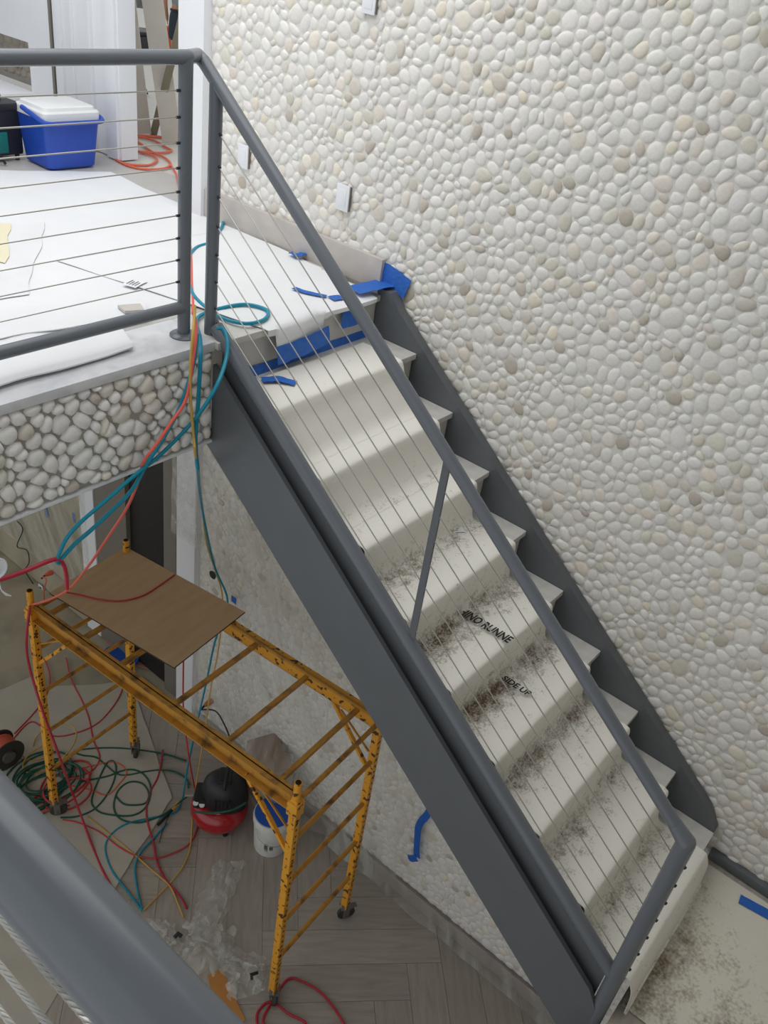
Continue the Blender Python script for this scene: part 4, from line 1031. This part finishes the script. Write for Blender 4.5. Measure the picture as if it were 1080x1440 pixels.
cc = Z(62, 1090); tangle(cc, 0.30, 3, 4, M['green'], 'green hose tangled at the foot of the scaffold by the reel')
cc = Z(80, 1118); tangle(cc, 0.33, 3, 6, M['red'], 'red hose tangled with the green hoses at the scaffold leg')
cc = Z(66, 1060); tangle(cc, 0.26, 2, 9, M['yellow'], 'pale yellow hose looped near the scaffold leg', rad=0.006)
hose('extension_cord', [Z(18, 1040), Z(45, 1015), Z(75, 1035), Z(110, 1030), Z(140, 1015), Z(165, 985), Z(175, 960)], 0.0065, M['red'], 'red cord crossing the floor beneath the scaffold end rungs', 'cord', g2)
hose('extension_cord', [Z(93, 925), Z(100, 955), Z(115, 985), Z(125, 1010), Z(131, 1040), Z(140, 1065), Z(128, 1085), Z(95, 1095)], 0.0065, M['red'], 'red cord weaving down the floor between the scaffold legs', 'cord', g2)
hose('extension_cord', [Z(62, 925), Z(70, 950), Z(66, 975), Z(50, 1000), Z(20, 1032)], 0.0065, M['red'], 'red cord bending round the near scaffold leg to the reel', 'cord', g2)
hose('extension_cord', [Z(100, 1105), Z(125, 1110), Z(150, 1118), Z(168, 1102), Z(178, 1085), Z(160, 1072), Z(125, 1078), Z(95, 1085)], 0.0065, M['orange'], 'orange cord looped among the green coils', 'cord', g2)
hose('air_hose', [Z(362, 1445), Z(362, 1425), Z(375, 1410), Z(388, 1412), Z(405, 1425), Z(430, 1440), Z(400, 1452), Z(370, 1438), Z(385, 1405), Z(405, 1377), Z(425, 1380), Z(450, 1395), Z(470, 1418), Z(490, 1450)], 0.0085, M['crimson'], 'crimson hose looped round the near scaffold caster', 'hose', g2)
ng = thing('hose_coupling', 'black hose coupling with brass connector lying by the compressor', 'hose coupling', Z(240, 1140))
a, b = Z(252, 1128, .03), Z(222, 1160, .02)
MB().tube([a, a.lerp(b, .35)], 0.014, 8).build('connector', M['yellow'], ng)
MB().tube([a.lerp(b, .3), b], 0.012, 8).build('sleeve', M['blackrub'], ng)
MB().tube([a.lerp(b, .4), Z(228, 1170), Z(224, 1185)], 0.003, 5).build('tie_wire', M['darkmetal'], ng)
# cord reel at the frame edge
cr = thing('cord_reel', 'orange cord reel with dark drum on the lower floor at the paper edge', 'cord reel', Z(6, 1072, 0.0))
rel = MB()
for k in range(9): rel.tube([(0.10 * math.cos(a_) * (1 + .05 * (k % 3)), -0.06 + k * 0.014, 0.13 + 0.11 * math.sin(a_)) for a_ in [i * 2 * PI / 20 for i in range(20)]], 0.008, 6, closed=True)
rel.build('cord_windings', M['orange'], cr, local=True)
for y in (-0.075, 0.075):
    MB().lathe([(0.05, -0.004), (0.135, -0.004), (0.135, 0.004), (0.05, 0.004)], n=26).xf(Matrix.Translation((0, y, 0.136)) @ Matrix.Rotation(PI/2, 4, 'X')).build('flange', M['caster'], cr, local=True)
MB().cyl((0, -0.10, 0.136), (0, 0.10, 0.136), 0.05, 14).build('drum', M['galv'], cr, local=True)
# white twine coil hung from the gallery edge
tw = thing('twine_coil', 'small coil of white twine tied to the hose below the fascia', 'twine', Y(-4, 800, 2.44))
mb = MB()
for k in range(5): mb.tube([(0.036 * (1 - .08 * k) * math.cos(a_), 0.004 * k, 0.042 * (1 - .08 * k) * math.sin(a_)) for a_ in [i * 2 * PI / 18 for i in range(18)]], 0.0035, 6, closed=True)
mb.build('coil', M['white'], tw, local=True)
mb = MB()
for k in range(4): mb.tube(smooth_path([(0.0, 0, -0.04), (0.005, 0.002, -0.10), (0.02 + 0.006 * k, 0, -0.135 - 0.004 * k)]), 0.002, 5)
mb.build('frayed_end', M['white'], tw, local=True)
# blue tray and red mat under the scaffold
tag(MB().lathe([(0.001, 0.003), (0.15, 0.003), (0.17, 0.03), (0.165, 0.032), (0.145, 0.010), (0.001, 0.010)], n=24).xf(Matrix.Translation(on_z(168, 928, 0.02))).build('paint_tray', M['bluelid']), 'shallow blue plastic tray on the floor under the hardboard', 'tray')
q = [on_z(u, v, 0.006) for u, v in ((150, 892), (250, 938), (235, 950), (190, 935), (150, 905))]
tag(MB().prism([(p.x, p.y) for p in q], 0.004, 0.012).build('floor_mat', M['rose'], smooth=False), 'rust red woven mat on the floor under the hardboard', 'mat')

# ================================================================== THROUGH THE OPENING UPSTAIRS
def lean(name, a, b, w_, th, m, label, cat, facing):
    a = Vector(a); b = Vector(b)
    return tag(MB().bar(a, b, w_, th, facing).build(name, m, smooth=False), label, cat)
lean('leaning_board', (4.33, 5.65, TOP + 0.004), (3.835, 5.33, 6.08), 0.115, 0.022, M['board'], 'pale primed board leaning outside the opening beside the white jamb', 'board', (0.65, 0.75, 0.2))
lean('leaning_board', (4.36, 5.36, TOP + 0.004), (3.845, 5.21, 6.42), 0.135, 0.022, M['board'], 'wider pale primed board leaning outside the opening next to the railing post', 'board', (0.65, 0.75, 0.2))
lean('leaning_board', (4.40, 5.62, TOP + 0.004), (3.73, 4.06, 6.2), 0.05, 0.04, M['olive'], 'narrow olive timber leaning outside the opening against the white post', 'board', (0.65, 0.75, 0.2))
g = 'orange cords on the floor at the opening'
Zt = lambda u, v: on_z(u, v, TOP + 0.008)
hose('extension_cord', [Zt(162, 192), Zt(190, 192), Zt(215, 197), Zt(235, 208), Zt(241, 212), Zt(225, 215), Zt(195, 213), Zt(175, 208)], 0.008, M['orange'], 'orange extension cord running through the upper opening', 'cord', g)
hose('extension_cord', [Zt(160, 222), Zt(172, 229), Zt(190, 232), Zt(210, 232), Zt(220, 226), Zt(217, 220), Zt(195, 213), Zt(180, 209)], 0.008, M['orange'], 'orange extension cord curled at the foot of the white jamb', 'cord', g)
hose('extension_cord', [Zt(162, 224), Zt(180, 233), Zt(205, 238), Zt(230, 237), Zt(240, 231), Zt(232, 222), Zt(215, 214), Zt(195, 200), Zt(193, 196)], 0.008, M['orange'], 'orange extension cord in a wide loop on the grey tile', 'cord', g)
hose('extension_cord', [Zt(160, 190), Zt(200, 191), Zt(228, 193), Zt(233, 192)], 0.010, M['orange'], 'straight orange cord beside the tile strip in the opening', 'cord', g)
hose('extension_cord', [Zt(240, 232), Zt(248, 245), Zt(252, 262), Zt(262, 300), Zt(268, 350), Zt(270, 400), Zt(272, 440)], 0.007, M['coral'], 'coral cord trailing over the landing floor behind the posts', 'cord', g)
# step ladder leg, crate wall and barrier outside
ldr = thing('step_ladder', 'grey aluminium step ladder with black feet outside the opening', 'ladder', on_z(184, 147, TOP))
a = on_z(185, 146, TOP + 0.02)
for dx in (0, 0.42):
    MB().bar(a + Vector((dx, dx * 0.9, 0)), a + Vector((dx - 0.55, dx * 0.9 + 0.35, 1.7)), 0.05, 0.025).build('ladder_rail', M['galv'], ldr, smooth=False); lr_ = COL.objects[-1]
    MB().bar(a + Vector((dx + 0.01, dx * 0.9, -0.015)), a + Vector((dx - 0.04, dx * 0.9 + 0.03, 0.13)), 0.07, 0.05).build('ladder_foot', M['blackrub'], lr_, smooth=False)
for k in range(5):
    q = a + Vector((-0.55, 0.35, 1.7)) * (0.17 + 0.17 * k); MB().bar(q, q + Vector((0.42, 0.378, 0)), 0.07, 0.02).build('ladder_step', M['galv'], ldr, smooth=False)
bw = thing('block_wall', 'low grey stone block wall outside beyond the leaning boards', 'block wall', (8.55, 11.95, 2.95), -0.68)
for r in range(6):
    for c_ in range(3):
        MB().box((-1.6 + c_ * 0.62 + 0.3 * (r % 2), -0.15, r * 0.26 + 0.004), (-1.6 + c_ * 0.62 + 0.61 + 0.3 * (r % 2), 0.15, r * 0.26 + 0.255), 0.012).build('stone_block', M['stone'], bw, local=True)
MB().box((-1.7, -0.2, 1.564), (0.6, 0.2, 1.62), 0.01).build('coping', M['patio'], bw, local=True)
tag(MB().box((11.55, 14.4, 2.95), (11.95, 14.6, 3.62), 0.03).build('safety_barrier', M['brick']), 'orange plastic safety barrier outside beside the person', 'barrier')
tag(MB().box((6.3, 8.3, TOP-.006), (6.6, 8.6, TOP + 0.22), 0.02).box((6.34, 8.34, TOP + 0.22), (6.56, 8.56, TOP + 0.26), 0.01).build('tool_case', M['blackpl']), 'black tool case standing on the patio behind the leaning boards', 'case')
struct(MB().box((3.0, 25.5, 2.95), (24, 25.7, 6.2)).build('wall_yard', M['white'], smooth=False))

def skinned(name, joints, edges, m, parent, root=0, sub=2):
    me = bpy.data.meshes.new(name); me.from_pydata([j[0] for j in joints], edges, [])
    o = bpy.data.objects.new(name, me); COL.objects.link(o)
    if parent is not None: o.parent = parent
    md = o.modifiers.new('skin', 'SKIN'); md.use_smooth_shade = True
    for i, j in enumerate(joints):
        r = j[1]; me.skin_vertices[0].data[i].radius = r if isinstance(r, tuple) else (r, r)
        me.skin_vertices[0].data[i].use_root = (i == root)
    sb = o.modifiers.new('subdiv', 'SUBSURF'); sb.levels = sub; sb.render_levels = sub
    me.materials.append(m); return o
pe = thing('person', 'person in grey shirt and dark shorts standing outside with their back turned', 'person', (11.5, 13.9, 2.95), math.radians(-40))
J = [((0, 0, 0.95), (0.15, 0.105)), ((0, 0, 1.15), (0.14, 0.10)), ((0, 0.01, 1.38), (0.17, 0.11)), ((0, 0, 1.50), (0.06, 0.06)), ((0, 0.02, 1.58), (0.06, 0.065)), ((0, 0.03, 1.68), (0.078, 0.098)), ((0, 0.025, 1.755), (0.05, 0.065)),
     ((0.20, 0, 1.42), 0.055), ((0.27, 0.0, 1.16), 0.045), ((0.25, 0.12, 0.93), 0.034), ((0.24, 0.16, 0.84), (0.022, 0.042)),
     ((-0.20, 0, 1.42), 0.055), ((-0.27, 0.0, 1.16), 0.045), ((-0.25, 0.12, 0.93), 0.034), ((-0.24, 0.16, 0.84), (0.022, 0.042)),
     ((0.10, 0, 0.86), 0.095), ((0.115, 0.01, 0.50), 0.062), ((0.115, -0.01, 0.36), 0.060), ((0.12, -0.02, 0.10), 0.040), ((0.125, 0.10, 0.045), (0.042, 0.035)), ((0.13, 0.16, 0.035), (0.035, 0.025)),
     ((-0.10, 0, 0.86), 0.095), ((-0.115, 0.01, 0.50), 0.062), ((-0.115, -0.01, 0.36), 0.060), ((-0.12, -0.02, 0.10), 0.040), ((-0.125, 0.10, 0.045), (0.042, 0.035)), ((-0.13, 0.16, 0.035), (0.035, 0.025))]
Ed = [(0,1),(1,2),(2,3),(3,4),(4,5),(5,6),(2,7),(7,8),(8,9),(9,10),(2,11),(11,12),(12,13),(13,14),(0,15),(15,16),(16,17),(17,18),(18,19),(19,20),(0,21),(21,22),(22,23),(23,24),(24,25),(25,26)]
for s_ in (10, 14):                                 # five fingers to each hand
    sg = 1 if s_ == 10 else -1
    for q, (dy, dz, ln) in enumerate(((0.03, -0.02, 0.06), (0.02, -0.05, 0.075), (0.0, -0.055, 0.08), (-0.018, -0.05, 0.075), (-0.034, -0.045, 0.06))):
        k = len(J); base = J[s_][0]
        J.append(((base[0] + (-0.02*sg if q == 0 else 0), base[1] + dy, base[2] + dz * 0.6), 0.009)); J.append(((base[0] - 0.012*sg, base[1] + dy * 1.25 + 0.01, base[2] + dz - ln * 0.6), 0.008))
        Ed += [(s_, k), (k, k + 1)]
skinned('body', J, Ed, M['skin'], pe)
skinned('shorts', [((0, 0, 1.09), (0.17, 0.125)), ((0, 0, 0.93), (0.17, 0.125)), ((0.105, 0, 0.80), 0.115), ((0.12, 0.005, 0.50), 0.105), ((-0.105, 0, 0.80), 0.115), ((-0.12, 0.005, 0.50), 0.105)], [(0,1),(1,2),(2,3),(1,4),(4,5)], M['shorts'], pe, root=1)
skinned('shirt', [((0, 0, 0.97), (0.175, 0.13)), ((0, 0, 1.15), (0.158, 0.115)), ((0, 0.01, 1.38), (0.185, 0.122)), ((0, 0, 1.47), (0.09, 0.085)), ((0.21, 0, 1.41), 0.075), ((0.26, 0, 1.24), 0.07), ((-0.21, 0, 1.41), 0.075), ((-0.26, 0, 1.24), 0.07)], [(0,1),(1,2),(2,3),(2,4),(4,5),(2,6),(6,7)], M['shirt'], pe, root=2)
MB().lathe([(0.176, -0.018), (0.182, -0.018), (0.182, 0.018), (0.176, 0.018)], (0, 0, 1.0), 24).xf(Matrix.Diagonal((1, 0.75, 1, 1))).build('belt', M['blackrub'], pe, local=True)
skinned('hair', [((0, 0.0, 1.78), (0.07, 0.08)), ((0, -0.035, 1.70), (0.083, 0.06)), ((0, -0.04, 1.63), (0.06, 0.04))], [(0,1),(1,2)], M['hair'], pe)
for sx in (-1, 1):
    MB().lathe([(0.001, -0.012), (0.010, -0.006), (0.012, 0), (0.010, 0.006), (0.001, 0.012)], n=10).xf(Matrix.Translation((sx * 0.03, 0.118, 1.675))).build('eye', M['lid'], pe, local=True)
    MB().lathe([(0.001, -0.03), (0.012, -0.02), (0.016, 0.01), (0.001, 0.03)], n=10).xf(Matrix.Translation((sx * 0.082, 0.015, 1.67))).build('ear', M['skin'], pe, local=True)
    skinned('boot', [((sx*0.12, -0.03, 0.13), (0.055, 0.055)), ((sx*0.12, -0.03, 0.05), (0.055, 0.05)), ((sx*0.128, 0.08, 0.04), (0.05, 0.04)), ((sx*0.133, 0.17, 0.035), (0.045, 0.033))], [(0,1),(1,2),(2,3)], M['olive'], pe)
skinned('nose', [((0, 0.118, 1.675), 0.008), ((0, 0.142, 1.645), 0.012)], [(0,1)], M['skin'], pe, sub=1)
MB().tube([(-0.025, 0.108, 1.608), (0, 0.118, 1.606), (0.025, 0.108, 1.608)], 0.006, 6).build('mouth', M['rose'], pe, local=True)
